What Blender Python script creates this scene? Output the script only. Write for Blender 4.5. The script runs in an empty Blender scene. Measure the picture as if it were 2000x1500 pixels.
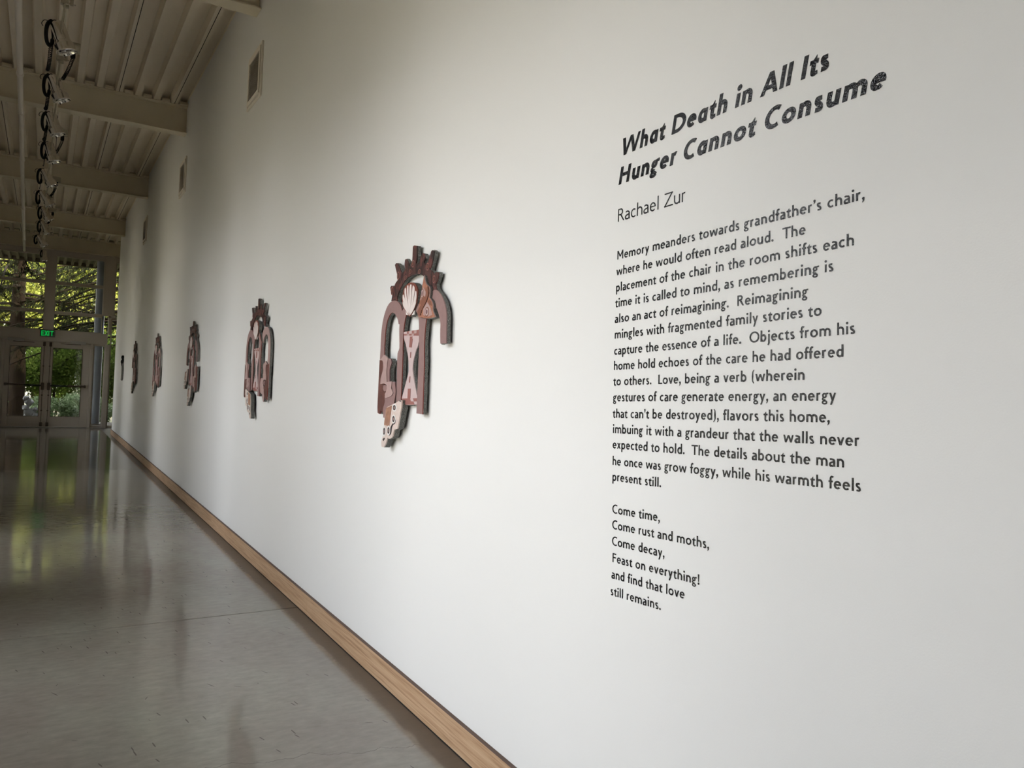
import bpy, bmesh, math, random
import numpy as np
from mathutils import Vector, Matrix
random.seed(7)
rng = np.random.default_rng(7)
PI = math.pi
sc = bpy.context.scene
COL = sc.collection

# ------------------------------------------------------------------ camera
cam_d = bpy.data.cameras.new('camera')
cam = bpy.data.objects.new('camera', cam_d); COL.objects.link(cam)
cam_d.sensor_fit = 'HORIZONTAL'; cam_d.sensor_width = 36.0
cam_d.lens = 1487.96 / 2000 * 36.0
cam_d.clip_end = 400
Rr = (0.8506704431, -0.5239129994, 0.0433008807)      # right
Rd = (0.0428762961, -0.0129483893, -0.9989964778)     # down
Rf = (0.5239479177, 0.8516733577, 0.0114486369)       # forward
cam.matrix_world = Matrix(((Rr[0], -Rd[0], -Rf[0], -1.395),
                           (Rr[1], -Rd[1], -Rf[1], 0.0),
                           (Rr[2], -Rd[2], -Rf[2], 1.36),
                           (0, 0, 0, 1)))
sc.camera = cam

# ------------------------------------------------------------------ world, sun, exposure
world = bpy.data.worlds.new('sky'); sc.world = world
world.use_nodes = True
wn = world.node_tree; wn.nodes.clear()
wo = wn.nodes.new('ShaderNodeOutputWorld'); bg = wn.nodes.new('ShaderNodeBackground')
tc = wn.nodes.new('ShaderNodeTexCoord'); sx = wn.nodes.new('ShaderNodeSeparateXYZ')
rp = wn.nodes.new('ShaderNodeValToRGB')
rp.color_ramp.elements[0].position = 0.0; rp.color_ramp.elements[0].color = (0.47, 0.465, 0.46, 1)
rp.color_ramp.elements[1].position = 1.0; rp.color_ramp.elements[1].color = (1.17, 1.24, 1.37, 1)
wn.links.new(tc.outputs['Generated'], sx.inputs[0]); wn.links.new(sx.outputs['Z'], rp.inputs[0])
wn.links.new(rp.outputs[0], bg.inputs[0]); bg.inputs[1].default_value = 13.6
wn.links.new(bg.outputs[0], wo.inputs[0])
sun_d = bpy.data.lights.new('sun', 'SUN'); sun_d.energy = 14.0; sun_d.angle = math.radians(1.5)
sun_d.color = (1.0, 0.93, 0.8)
sun = bpy.data.objects.new('sun', sun_d); COL.objects.link(sun)
sun.location = (20, 0, 30)
sun.rotation_euler = Vector((-0.36, 0.48, -0.80)).to_track_quat('-Z', 'Y').to_euler()
sc.view_settings.view_transform = 'Standard'
sc.view_settings.look = 'None'
sc.view_settings.gamma = 1.0
sc.view_settings.use_curve_mapping = False
sc.view_settings.exposure = 0.0
sc.cycles.max_bounces = 10; sc.cycles.diffuse_bounces = 6; sc.cycles.glossy_bounces = 4
sc.cycles.transparent_max_bounces = 12
sc.cycles.sample_clamp_indirect = 6.0
sc.cycles.caustics_reflective = False; sc.cycles.caustics_refractive = False
try:
    sc.cycles.use_denoising = True
except Exception: pass
def portal(name, loc, sx_, sy_, direction):
    L = bpy.data.lights.new(name, 'AREA'); L.shape = 'RECTANGLE'; L.size = sx_; L.size_y = sy_
    L.cycles.is_portal = True
    o = bpy.data.objects.new(name, L); COL.objects.link(o); o.location = loc
    o.rotation_euler = Vector(direction).to_track_quat('-Z', 'Z').to_euler()
    return o

# ------------------------------------------------------------------ helpers
class MB:
    def __init__(s): s.v = []; s.f = []; s.m = []; s.sm = []
    def add(s, vs, fs, mi=0, smooth=False):
        b = len(s.v); s.v.extend([tuple(p) for p in vs])
        for q in fs: s.f.append(tuple(i + b for i in q)); s.m.append(mi); s.sm.append(smooth)
        return s
    def box(s, x0, x1, y0, y1, z0, z1, mi=0):
        vs = [(x0,y0,z0),(x1,y0,z0),(x1,y1,z0),(x0,y1,z0),(x0,y0,z1),(x1,y0,z1),(x1,y1,z1),(x0,y1,z1)]
        return s.add(vs, [(0,3,2,1),(4,5,6,7),(0,1,5,4),(1,2,6,5),(2,3,7,6),(3,0,4,7)], mi)
    def bbox(s, x0, x1, y0, y1, z0, z1, b=0.004, mi=0):
        """box with small chamfers"""
        bm = bmesh.new(); bmesh.ops.create_cube(bm, size=1.0)
        for v in bm.verts:
            v.co = Vector(((x0+x1)/2+v.co.x*(x1-x0), (y0+y1)/2+v.co.y*(y1-y0), (z0+z1)/2+v.co.z*(z1-z0)))
        bmesh.ops.bevel(bm, geom=bm.edges[:], offset=b, segments=1, affect='EDGES')
        bm.verts.index_update()
        s.add([v.co[:] for v in bm.verts], [[v.index for v in f.verts] for f in bm.faces], mi)
        bm.free(); return s
    def tube(s, pts, r, n=8, mi=0, closed=False, caps=True):
        P = [Vector(p) for p in pts]; N = len(P); rings = []
        rr = r if isinstance(r, (list, tuple)) else [r]*N
        prev = None
        for i in range(N):
            if closed: t = P[(i+1) % N] - P[i-1]
            else: t = P[min(i+1, N-1)] - P[max(i-1, 0)]
            if t.length < 1e-9: t = Vector((0,0,1))
            t.normalize()
            if prev is None:
                a = Vector((0,0,1)) if abs(t.z) < 0.9 else Vector((1,0,0))
                u = t.cross(a).normalized()
            else:
                u = prev - t*prev.dot(t)
                if u.length < 1e-6: u = t.cross(Vector((0,0,1)))
                u.normalize()
            prev = u; w = t.cross(u)
            rings.append([P[i] + (u*math.cos(2*PI*k/n) + w*math.sin(2*PI*k/n))*rr[i] for k in range(n)])
        vs = [p for ring in rings for p in ring]; fs = []
        for i in range(N if closed else N-1):
            j = (i+1) % N
            for k in range(n):
                l = (k+1) % n
                fs.append((i*n+k, i*n+l, j*n+l, j*n+k))
        if not closed and caps:
            fs.append(tuple(range(n-1, -1, -1))); fs.append(tuple((N-1)*n+k for k in range(n)))
        return s.add(vs, fs, mi, True)
    def lathe(s, prof, origin, axis, n=24, mi=0):
        """prof: (r, t) pairs along axis"""
        ax = Vector(axis).normalized(); o = Vector(origin)
        a = Vector((0,0,1)) if abs(ax.z) < 0.9 else Vector((1,0,0))
        u = ax.cross(a).normalized(); w = ax.cross(u)
        vs = []; fs = []
        for r, t in prof:
            for k in range(n):
                an = 2*PI*k/n
                vs.append(o + ax*t + (u*math.cos(an) + w*math.sin(an))*r)
        for i in range(len(prof)-1):
            for k in range(n):
                l = (k+1) % n
                fs.append((i*n+k, i*n+l, (i+1)*n+l, (i+1)*n+k))
        fs.append(tuple(range(n-1, -1, -1)))
        fs.append(tuple((len(prof)-1)*n+k for k in range(n)))
        return s.add(vs, fs, mi, True)
    def mesh(s, name, mats, off=(0,0,0), flat=False):
        me = bpy.data.meshes.new(name)
        ox, oy, oz = off
        me.from_pydata([(x-ox, y-oy, z-oz) for x, y, z in s.v], [], s.f)
        for m in (mats if isinstance(mats, (list, tuple)) else [mats]): me.materials.append(m)
        me.polygons.foreach_set('material_index', s.m)
        me.polygons.foreach_set('use_smooth', [bool(b) and not flat for b in s.sm])
        me.update()
        if any(s.sm):
            try: me.set_sharp_from_angle(angle=math.radians(38))
            except Exception: pass
        return me

def tag(o, label=None, cat=None, group=None, kind=None):
    if label: o['label'] = label
    if cat: o['category'] = cat
    if group: o['group'] = group
    if kind: o['kind'] = kind
    return o
def empty(name, loc, label, cat, group=None):
    o = bpy.data.objects.new(name, None); COL.objects.link(o); o.location = loc
    o.empty_display_size = 0.1
    return tag(o, label, cat, group)
def wloc(o):
    p = Vector(o.location)
    while o.parent: o = o.parent; p += Vector(o.location)
    return p
def obj(name, mb, mats, parent=None, base=None, local=False, kind=None, label=None):
    """mb in world coordinates (or, with local=True, in the parent's own)"""
    if parent is not None:
        off = (0,0,0) if local else wloc(parent)
        me = mb.mesh(name, mats, off)
        o = bpy.data.objects.new(name, me); COL.objects.link(o); o.parent = parent
    else:
        off = base or (0,0,0)
        me = mb.mesh(name, mats, off)
        o = bpy.data.objects.new(name, me); COL.objects.link(o); o.location = off
    if kind: o['kind'] = kind
    if label: o['label'] = label
    return o
def struct(name, mb, mats, parent=None, label=None):
    o = obj(name, mb, mats, parent)
    if parent is None: o['kind'] = 'structure'
    if label: o['label'] = label
    return o

# ------------------------------------------------------------------ materials
def mat(name, color, rough=0.6, metal=0.0, spec=0.5, coat=0.0):
    m = bpy.data.materials.new(name); m.use_nodes = True
    b = m.node_tree.nodes['Principled BSDF']
    b.inputs['Base Color'].default_value = (*color, 1)
    b.inputs['Roughness'].default_value = rough
    b.inputs['Metallic'].default_value = metal
    b.inputs['Specular IOR Level'].default_value = spec
    b.inputs['Coat Weight'].default_value = coat
    return m
def N(m, typ, **kw):
    n = m.node_tree.nodes.new(typ)
    for k, v in kw.items(): setattr(n, k, v)
    return n
def lk(m, a, b): m.node_tree.links.new(a, b)
def bs(m): return m.node_tree.nodes['Principled BSDF']
def pos(m, scale=(1,1,1), rot=(0,0,0), obj_space=False, loc=(0,0,0)):
    g = N(m, 'ShaderNodeTexCoord') if obj_space else N(m, 'ShaderNodeNewGeometry')
    mp = N(m, 'ShaderNodeMapping'); mp.inputs['Scale'].default_value = scale
    mp.inputs['Rotation'].default_value = rot; mp.inputs['Location'].default_value = loc
    lk(m, g.outputs['Object'] if obj_space else g.outputs['Position'], mp.inputs[0]); return mp
def noise(m, mp, scale, detail=3, rough=0.5):
    n = N(m, 'ShaderNodeTexNoise'); n.inputs['Scale'].default_value = scale
    n.inputs['Detail'].default_value = detail; n.inputs['Roughness'].default_value = rough
    lk(m, mp.outputs[0], n.inputs['Vector']); return n
def ramp(m, fac, stops):
    r = N(m, 'ShaderNodeValToRGB'); e = r.color_ramp.elements
    while len(e) > 1: e.remove(e[0])
    e[0].position = stops[0][0]; e[0].color = (*stops[0][1], 1)
    for p, c in stops[1:]:
        q = e.new(p); q.color = (*c, 1)
    lk(m, fac, r.inputs[0]); return r
def mixc(m, fac, a, b, mode='MIX'):
    x = N(m, 'ShaderNodeMix', data_type='RGBA', blend_type=mode)
    for s, v in ((x.inputs[0], fac), (x.inputs[6], a), (x.inputs[7], b)):
        if hasattr(v, 'is_output') or isinstance(v, bpy.types.NodeSocket): lk(m, v, s)
        elif isinstance(v, (int, float)): s.default_value = v
        else: s.default_value = (*v, 1)
    return x.outputs[2]
def math_(m, op, a, b=None, c=None):
    x = N(m, 'ShaderNodeMath', operation=op)
    for i, v in enumerate((a, b, c)):
        if v is None: continue
        if isinstance(v, bpy.types.NodeSocket): lk(m, v, x.inputs[i])
        else: x.inputs[i].default_value = v
    return x.outputs[0]
def bump(m, h, strength=0.2, dist=0.01):
    b = N(m, 'ShaderNodeBump'); b.inputs['Strength'].default_value = strength
    b.inputs['Distance'].default_value = dist
    lk(m, h, b.inputs['Height']); lk(m, b.outputs[0], bs(m).inputs['Normal']); return b

M = {}
# painted wall: fine roller texture
m = M['wall'] = mat('wall_paint', (0.80, 0.80, 0.795), 0.55, spec=0.3)
mp = pos(m); n = noise(m, mp, 260, 4); bump(m, n.outputs[0], 0.10, 0.002)
m = M['wall2'] = mat('plaster_paint', (0.72, 0.70, 0.66), 0.7)
mp = pos(m); n = noise(m, mp, 120, 3); bump(m, n.outputs[0], 0.10, 0.002)
# taupe ceiling paint
TAUPE = (0.62, 0.56, 0.47)
m = M['deck'] = mat('ceiling_paint', TAUPE, 0.55)
mp = pos(m, (1, 0.3, 1)); n = noise(m, mp, 6, 3)
r = ramp(m, n.outputs[0], [(0.3, (0.80, 0.72, 0.60)), (0.7, (0.85, 0.77, 0.64))]); lk(m, r.outputs[0], bs(m).inputs['Base Color'])
M['deck_shaded'] = mat('shaded_deck_paint', (0.17, 0.15, 0.11), 0.6)  # deck paint darkened for the outer panels, standing in for porch shade
m = M['beam'] = mat('beam_paint', (0.33, 0.30, 0.235), 0.5)
mp = pos(m); n = noise(m, mp, 3, 3)
r = ramp(m, n.outputs[0], [(0.3, (0.69, 0.625, 0.49)), (0.7, (0.75, 0.68, 0.53))]); lk(m, r.outputs[0], bs(m).inputs['Base Color'])
m = M['pipe'] = mat('pipe_paint', (0.78, 0.72, 0.63), 0.4)
mp = pos(m); n = noise(m, mp, 20, 2); bump(m, n.outputs[0], 0.05, 0.002)
m = M['frame'] = mat('aluminium_frame', (0.54, 0.49, 0.43), 0.42)
mp = pos(m, (1, 1, 0.1)); n = noise(m, mp, 60, 2); bump(m, n.outputs[0], 0.03, 0.001)
M['dark_metal'] = mat('bronze_metal', (0.10, 0.075, 0.055), 0.45, metal=0.6)
M['black_bar'] = mat('black_bar', (0.012, 0.012, 0.012), 0.4)
M['closer'] = mat('closer_cover', (0.45, 0.43, 0.40), 0.4)
M['rubber'] = mat('black_rubber', (0.006, 0.006, 0.006), 0.55, spec=0.2)
M['gap'] = mat('dark_gap', (0.01, 0.009, 0.008), 0.9)
M['plug'] = mat('beige_box', (0.42, 0.38, 0.29), 0.45)
m = M['chrome'] = mat('spun_aluminium', (0.80, 0.78, 0.74), 0.17, metal=1.0)
mp = pos(m, (1, 1, 1)); n = noise(m, mp, 90, 2); bump(m, n.outputs[0], 0.04, 0.002)
M['lens'] = mat('dark_lens', (0.03, 0.012, 0.01), 0.15)
# glass: thin clear pane
m = M['glass'] = bpy.data.materials.new('clear_glass'); m.use_nodes = True
m.node_tree.nodes.clear()
out = N(m, 'ShaderNodeOutputMaterial'); tr = N(m, 'ShaderNodeBsdfTransparent'); gl = N(m, 'ShaderNodeBsdfGlossy')
tr.inputs[0].default_value = (0.90, 0.90, 0.89, 1); gl.inputs['Roughness'].default_value = 0.02
fr = N(m, 'ShaderNodeFresnel'); fr.inputs[0].default_value = 1.5; mx = N(m, 'ShaderNodeMixShader')
lk(m, fr.outputs[0], mx.inputs[0]); lk(m, tr.outputs[0], mx.inputs[1]); lk(m, gl.outputs[0], mx.inputs[2]); lk(m, mx.outputs[0], out.inputs[0])
# baseboard wood
m = M['wood'] = mat('fir_wood', (0.50, 0.30, 0.17), 0.5)
mp = pos(m, (1, 0.35, 9)); n = noise(m, mp, 7, 6, 0.6)
mp2 = pos(m, (30, 1.2, 60)); n2 = noise(m, mp2, 2.2, 5, 0.65)
c1 = ramp(m, n.outputs[0], [(0.25, (0.43, 0.275, 0.165)), (0.5, (0.53, 0.36, 0.225)), (0.75, (0.60, 0.43, 0.285))])
c2 = ramp(m, n2.outputs[0], [(0.30, (0.42, 0.32, 0.25)), (0.44, (0.80, 0.72, 0.66)), (0.56, (1, 1, 1))])
cc = mixc(m, 0.8, c1.outputs[0], c2.outputs[0], 'MULTIPLY'); lk(m, cc, bs(m).inputs['Base Color'])
bump(m, n2.outputs[0], 0.12, 0.001)
M['wood_top'] = mat('dark_wood_edge', (0.12, 0.07, 0.05), 0.6)
# polished concrete with rough unsealed strip along the wall
m = M['floor'] = mat('polished_concrete', (0.2, 0.2, 0.18), 0.15)
g = N(m, 'ShaderNodeNewGeometry'); sp = N(m, 'ShaderNodeSeparateXYZ'); lk(m, g.outputs['Position'], sp.inputs[0])
mp = pos(m, (1, 0.6, 1)); na = noise(m, mp, 1.3, 6, 0.6)
mp = pos(m, (1, 2.2, 1)); nb = noise(m, mp, 14, 6, 0.65)
ca = ramp(m, na.outputs[0], [(0.3, (0.232, 0.200, 0.172)), (0.5, (0.270, 0.248, 0.214)), (0.66, (0.298, 0.292, 0.250)), (0.8, (0.325, 0.315, 0.28))])
cb = ramp(m, nb.outputs[0], [(0.3, (0.80, 0.79, 0.78)), (0.6, (1.0, 1.0, 1.0)), (0.8, (1.12, 1.12, 1.12))])
base = mixc(m, 0.8, ca.outputs[0], cb.outputs[0], 'MULTIPLY')
def scuffs(ang, sx_, sy_, thr, seed, keep):
    mp = pos(m, (1/sx_, 1/sy_, 1), (0, 0, ang), loc=(seed, seed*1.7, 0)); mp.vector_type = 'TEXTURE'
    v = N(m, 'ShaderNodeTexVoronoi'); v.inputs['Scale'].default_value = 1.0; lk(m, mp.outputs[0], v.inputs['Vector'])
    lt = math_(m, 'LESS_THAN', v.outputs['Distance'], thr)
    s2 = N(m, 'ShaderNodeSeparateColor'); lk(m, v.outputs['Color'], s2.inputs[0])
    k = math_(m, 'LESS_THAN', s2.outputs[0], keep)
    return math_(m, 'MULTIPLY', lt, k)
dk = scuffs(0.45, 22, 1.8, 0.05, 3.1, 0.6)
for a_, b_, c_, t_, s_, k_ in ((-0.4, 20, 2.4, 0.045, 9.7, 0.55), (1.0, 18, 2.0, 0.035, 5.3, 0.45), (0.15, 26, 3.2, 0.07, 1.9, 0.5), (0.3, 34, 5, 0.09, 4.4, 0.5), (0.9, 16, 16, 0.06, 7.9, 0.08)):
    dk = math_(m, 'MAXIMUM', dk, scuffs(a_, b_, c_, t_, s_, k_))
base = mixc(m, math_(m, 'MULTIPLY', dk, 0.6), base, (0.045, 0.036, 0.03))
lt_ = scuffs(0.6, 30, 1.1, 0.03, 12.3, 0.3)
base = mixc(m, math_(m, 'MULTIPLY', lt_, 0.5), base, (0.42, 0.41, 0.38))
# long hairline crack near the camera
mp = pos(m, (1.6, 0, 0)); nc = noise(m, mp, 3.0, 6, 0.6)
ln = math_(m, 'ADD', math_(m, 'MULTIPLY', sp.outputs['X'], -0.235), 2.62)
ln = math_(m, 'ADD', ln, math_(m, 'MULTIPLY', math_(m, 'SUBTRACT', nc.outputs[0], 0.5), 0.22))
dd = math_(m, 'ABSOLUTE', math_(m, 'SUBTRACT', sp.outputs['Y'], ln))
crk = math_(m, 'LESS_THAN', dd, 0.0011)
base = mixc(m, math_(m, 'MULTIPLY', crk, 0.75), base, (0.05, 0.04, 0.035))
# strip edge
mp = pos(m, (0, 1, 0)); ne = noise(m, mp, 9.0, 8, 0.72)
edge = math_(m, 'ADD', math_(m, 'MULTIPLY', math_(m, 'SUBTRACT', ne.outputs[0], 0.5), 0.11), -0.106)
strip = math_(m, 'GREATER_THAN', sp.outputs['X'], edge)
base = mixc(m, strip, base, mixc(m, 0.8, (0.138, 0.112, 0.088), cb.outputs[0], 'MULTIPLY'))
lk(m, base, bs(m).inputs['Base Color'])
rr_ = math_(m, 'ADD', math_(m, 'MULTIPLY', nb.outputs[0], 0.09), 0.035)
rr_ = math_(m, 'ADD', rr_, math_(m, 'MULTIPLY', strip, 0.30)); lk(m, rr_, bs(m).inputs['Roughness'])
mp = pos(m, (0.7, 3.2, 1)); nw = noise(m, mp, 2.6, 3, 0.5)
mp = pos(m, (0.8, 3.0, 1)); nw2 = noise(m, mp, 18, 2, 0.5)
hh = math_(m, 'ADD', nw.outputs[0], math_(m, 'MULTIPLY', nw2.outputs[0], 0.02)); bump(m, hh, 0.085, 0.014)
# vinyl lettering: glossy black with orange-peel from the wall texture behind
m = M['vinyl'] = mat('black_vinyl', (0.003, 0.003, 0.005), 0.05, spec=0.68)
mp = pos(m, (1, 1, 1)); n = noise(m, mp, 330, 1, 0.5); bump(m, n.outputs[0], 0.30, 0.002)
# art
M['felt'] = m = mat('grey_felt', (0.075, 0.075, 0.068), 0.95)
mp = pos(m); n = noise(m, mp, 420, 3, 0.7)
r = ramp(m, n.outputs[0], [(0.38, (0.05, 0.05, 0.046)), (0.56, (0.20, 0.20, 0.185)), (0.7, (0.55, 0.55, 0.51))]); lk(m, r.outputs[0], bs(m).inputs['Base Color']); bump(m, n.outputs[0], 0.6, 0.004)
def paint(name, c, var=0.12, scale=40):
    m = mat(name, c, 0.55)
    mp = pos(m); n = noise(m, mp, scale, 4, 0.6)
    r = ramp(m, n.outputs[0], [(0.3, tuple(x*(1-var) for x in c)), (0.7, tuple(min(1, x*(1+var)) for x in c))])
    lk(m, r.outputs[0], bs(m).inputs['Base Color']); return m
M['mauve'] = paint('mauve_paint', (0.275, 0.168, 0.162), 0.06)
M['mauve_pale'] = paint('pale_mauve_paint', (0.42, 0.29, 0.275), 0.06)
M['mauve_dark'] = paint('plum_paint', (0.15, 0.065, 0.07), 0.1)
M['brown'] = paint('red_brown_paint', (0.125, 0.048, 0.038), 0.3, 18)
M['pink'] = paint('pale_pink_paint', (0.56, 0.44, 0.44), 0.05)
M['rose'] = paint('rose_paint', (0.29, 0.115, 0.10), 0.1)
M['shellwhite'] = paint('shell_white', (0.72, 0.64, 0.62), 0.04)
M['shellred'] = paint('shell_red', (0.20, 0.055, 0.035), 0.2)
M['orange'] = paint('rust_paint', (0.34, 0.14, 0.085), 0.35, 70)
M['rust'] = paint('rust_body', (0.20, 0.075, 0.045), 0.1)
M['cream'] = paint('cream_paint', (0.66, 0.55, 0.50), 0.08, 60)
M['tan'] = paint('tan_paint', (0.33, 0.17, 0.11), 0.25, 50)
M['ink'] = mat('ink', (0.02, 0.015, 0.015), 0.5)
M['white'] = mat('white_paint', (0.75, 0.72, 0.70), 0.5)
M['rededge'] = mat('red_edge', (0.22, 0.03, 0.02), 0.5)
m = M['crownp'] = mat('crown_paint', (0.06, 0.025, 0.02), 0.5)
mp = pos(m, (1, 1, 0.45)); v = N(m, 'ShaderNodeTexNoise'); v.inputs['Scale'].default_value = 22; v.inputs['Detail'].default_value = 1.5
v.inputs['Distortion'].default_value = 1.2; lk(m, mp.outputs[0], v.inputs['Vector'])
r = ramp(m, v.outputs[0], [(0.0, (0.022, 0.009, 0.008)), (0.44, (0.055, 0.020, 0.018)), (0.50, (0.13, 0.042, 0.038)), (0.56, (0.040, 0.018, 0.014)), (0.62, (0.085, 0.032, 0.028))])
r.color_ramp.interpolation = 'CONSTANT'; lk(m, r.outputs[0], bs(m).inputs['Base Color'])
# outdoors
def leafmat(name, cols, trans=0.35, scale=3.0):
    m = bpy.data.materials.new(name); m.use_nodes = True; nt = m.node_tree; nt.nodes.clear()
    o = N(m, 'ShaderNodeOutputMaterial'); d = N(m, 'ShaderNodeBsdfDiffuse'); t = N(m, 'ShaderNodeBsdfTranslucent'); x = N(m, 'ShaderNodeMixShader')
    x.inputs[0].default_value = trans
    mp = pos(m); n = noise(m, mp, scale, 3, 0.7)
    r = ramp(m, n.outputs[0], [(0.25+0.5*i/(max(1, len(cols)-1)), c) for i, c in enumerate(cols)])
    lk(m, r.outputs[0], d.inputs[0]); lk(m, r.outputs[0], t.inputs[0]); lk(m, d.outputs[0], x.inputs[1]); lk(m, t.outputs[0], x.inputs[2]); lk(m, x.outputs[0], o.inputs[0])
    return m
M['leaf_gold'] = leafmat('sunlit_leaf', [(0.05, 0.07, 0.012), (0.22, 0.26, 0.05), (0.52, 0.50, 0.12), (0.75, 0.68, 0.34)], 0.5, 2.4)
M['leaf_green'] = leafmat('green_leaf', [(0.022, 0.035, 0.008), (0.065, 0.10, 0.018), (0.16, 0.20, 0.04)], 0.4, 2.5)
M['leaf_pale'] = leafmat('pale_leaf', [(0.08, 0.13, 0.05), (0.20, 0.27, 0.14), (0.36, 0.42, 0.28)], 0.3, 4)
M['leaf_grey'] = leafmat('grey_leaf', [(0.07, 0.075, 0.05), (0.11, 0.115, 0.08), (0.16, 0.16, 0.12)], 0.3, 2)
M['needle'] = leafmat('dark_needle', [(0.007, 0.010, 0.004), (0.020, 0.025, 0.010), (0.045, 0.048, 0.028)], 0.15, 4)
m = M['bark'] = mat('bark', (0.035, 0.022, 0.015), 0.9, spec=0.05)
mp = pos(m, (1, 1, 0.5)); n = noise(m, mp, 12, 5, 0.7)
r = ramp(m, n.outputs[0], [(0.3, (0.006, 0.0035, 0.002)), (0.55, (0.016, 0.010, 0.0055)), (0.75, (0.024, 0.022, 0.008))]); lk(m, r.outputs[0], bs(m).inputs['Base Color']); bump(m, n.outputs[0], 0.6, 0.03)
m = M['ground'] = mat('garden_soil', (0.07, 0.06, 0.035), 0.95)
mp = pos(m); n = noise(m, mp, 2.0, 6, 0.7)
r = ramp(m, n.outputs[0], [(0.3, (0.045, 0.028, 0.018)), (0.5, (0.07, 0.06, 0.03)), (0.7, (0.08, 0.10, 0.03))]); lk(m, r.outputs[0], bs(m).inputs['Base Color'])
m = M['paving'] = mat('terrace_paving', (0.42, 0.41, 0.38), 0.8)
mp = pos(m); n = noise(m, mp, 8, 4, 0.7)
r = ramp(m, n.outputs[0], [(0.3, (0.66, 0.58, 0.47)), (0.7, (0.74, 0.66, 0.55))]); lk(m, r.outputs[0], bs(m).inputs['Base Color'])
m = M['stone'] = mat('pale_stone', (0.16, 0.16, 0.155), 0.8)
mp = pos(m); n = noise(m, mp, 9, 5, 0.7); bump(m, n.outputs[0], 0.4, 0.02)
m = M['dark_paving'] = mat('dark_paving', (0.12, 0.10, 0.08), 0.9)
M['steel'] = mat('column_paint', (0.21, 0.245, 0.285), 0.35)
m = M['green_led'] = bpy.data.materials.new('exit_green'); m.use_nodes = True
bs(m).inputs['Base Color'].default_value = (0.0, 0.3, 0.05, 1)
bs(m).inputs['Emission Color'].default_value = (0.0, 0.85, 0.12, 1); bs(m).inputs['Emission Strength'].default_value = 0.42
M['signbox'] = mat('sign_housing', (0.12, 0.115, 0.105), 0.5)

# ================================================================== STRUCTURE
XL, YB, YE, YF, ZD = -2.6, -7.0, 19.8, 22.1, 4.75
# floor: strips of concrete between saw-cut joints
fb = MB(); fb.box(XL-0.3, 3.2, YB-0.3, YF+0.25, -0.30, -0.035)
floor = struct('floor', fb, M['gap'])
joints = [YB, -3.28, 0.67, 4.612, 8.395, 12.37, 16.43, 20.4, YF+0.2]
for j0, j1 in zip(joints[:-1], joints[1:]):
    b = MB()
    x1 = 0.0 if j1 < YE else 3.0
    b.bbox(XL-0.28, x1, j0+0.0045, j1-0.0045, -0.034, 0.0, 0.0012)
    obj('slab', b, M['floor'], floor)
# long right-hand wall that carries the lettering and the works
b = MB(); b.box(0.0, 0.25, YB, YE, 0.0, ZD+0.1)
wall_right = struct('wall_right', b, M['wall'])
b = MB(); b.box(XL-0.3, 0.25, YB-0.25, YB, 0.0, ZD+0.1); struct('wall_back', b, M['wall2'])
b = MB(); b.box(3.0, 3.2, YE-0.2, YF+0.2, 0.0, ZD+0.1); struct('wall_side', b, M['wall2'])
b = MB(); b.box(0.25, 3.0, YE-0.25, YE-0.05, 0.0, ZD+0.1); struct('wall_alcove', b, M['wall2'])
# left wall: piers between big glazed bays
b = MB()
ZH = 3.46                                              # head of the side glazing
OPEN = [(0.50, 2.20), (2.85, 4.70), (6.00, 7.60), (9.75, 12.60), (14.80, 18.10), (19.20, 21.50)]
y = YB
for o0, o1 in OPEN + [(YF+0.2, None)]:
    b.box(XL-0.3, XL, y, o0, 0, ZH); y = o1
b.box(XL-0.3, XL, YB, YF+0.2, ZH, ZD)
struct('wall_left', b, M['wall2'])
wi = 10
for y0, y1 in OPEN:
    f = MB()
    f.box(XL-0.2, XL-0.1, y0, y1, 0.0, 0.08); f.box(XL-0.2, XL-0.1, y0, y1, ZH-0.1, ZH)
    f.box(XL-0.2, XL-0.1, y0, y0+0.05, 0.08, ZH-0.1); f.box(XL-0.2, XL-0.1, y1-0.05, y1, 0.08, ZH-0.1)
    f.box(XL-0.19, XL-0.11, y0+0.05, y1-0.05, 0.98, 1.04)
    w = struct('window_%d' % wi, f, M['frame']); wi += 1
    for z0, z1 in ((0.08, 0.98), (1.04, ZH-0.1)):
        p = MB(); p.box(XL-0.153, XL-0.147, y0+0.05, y1-0.05, z0, z1); obj('pane', p, M['glass'], w)
    portal('window_light', (XL-0.35, (y0+y1)/2, ZH/2), y1-y0, ZH, (1, 0, 0))
portal('window_light', (0.05, YF+0.5, ZD/2), 6.0, ZD, (0, -1, 0))
# roof deck: ribbed steel panels, three ribs to a panel, over a solid roof
b = MB(); b.box(XL-0.35, 3.4, YB-0.3, 27.6, ZD+0.13, ZD+0.35)
ceiling = struct('ceiling', b, M['deck'])
def deck_panel(x1, ys, pitch=0.2035):
    """sheet from seam at x1 leftwards to the next seam"""
    prof = [(x1-0.0035, ZD+0.0)]
    def P(x, z): prof.append((x, z))
    P(x1-0.033, ZD); P(x1-0.050, ZD+0.095)
    for k in (1, 2):
        c = x1-pitch*k
        P(c+0.050, ZD+0.095); P(c+0.033, ZD); P(c-0.033, ZD); P(c-0.050, ZD+0.095)
    e = x1-pitch*3
    P(e+0.050, ZD+0.095); P(e+0.033, ZD); P(e+0.0035, ZD)
    m_ = MB()
    n = len(prof)
    vs = [(x, y, z) for y in ys for x, z in prof] + [(x, y, z+0.0015) for y in ys for x, z in prof]
    fs = [(i, i+1, n+i+1, n+i) for i in range(n-1)] + [(2*n+i+1, 2*n+i, 3*n+i, 3*n+i+1) for i in range(n-1)]
    fs += [(0, n, 3*n, 2*n), (n-1, 3*n-1, 4*n-1, 2*n-1)]
    m_.add(vs, fs); return m_
seam = -0.158 + 0.6105
xs = seam + 0.6105*4
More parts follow.
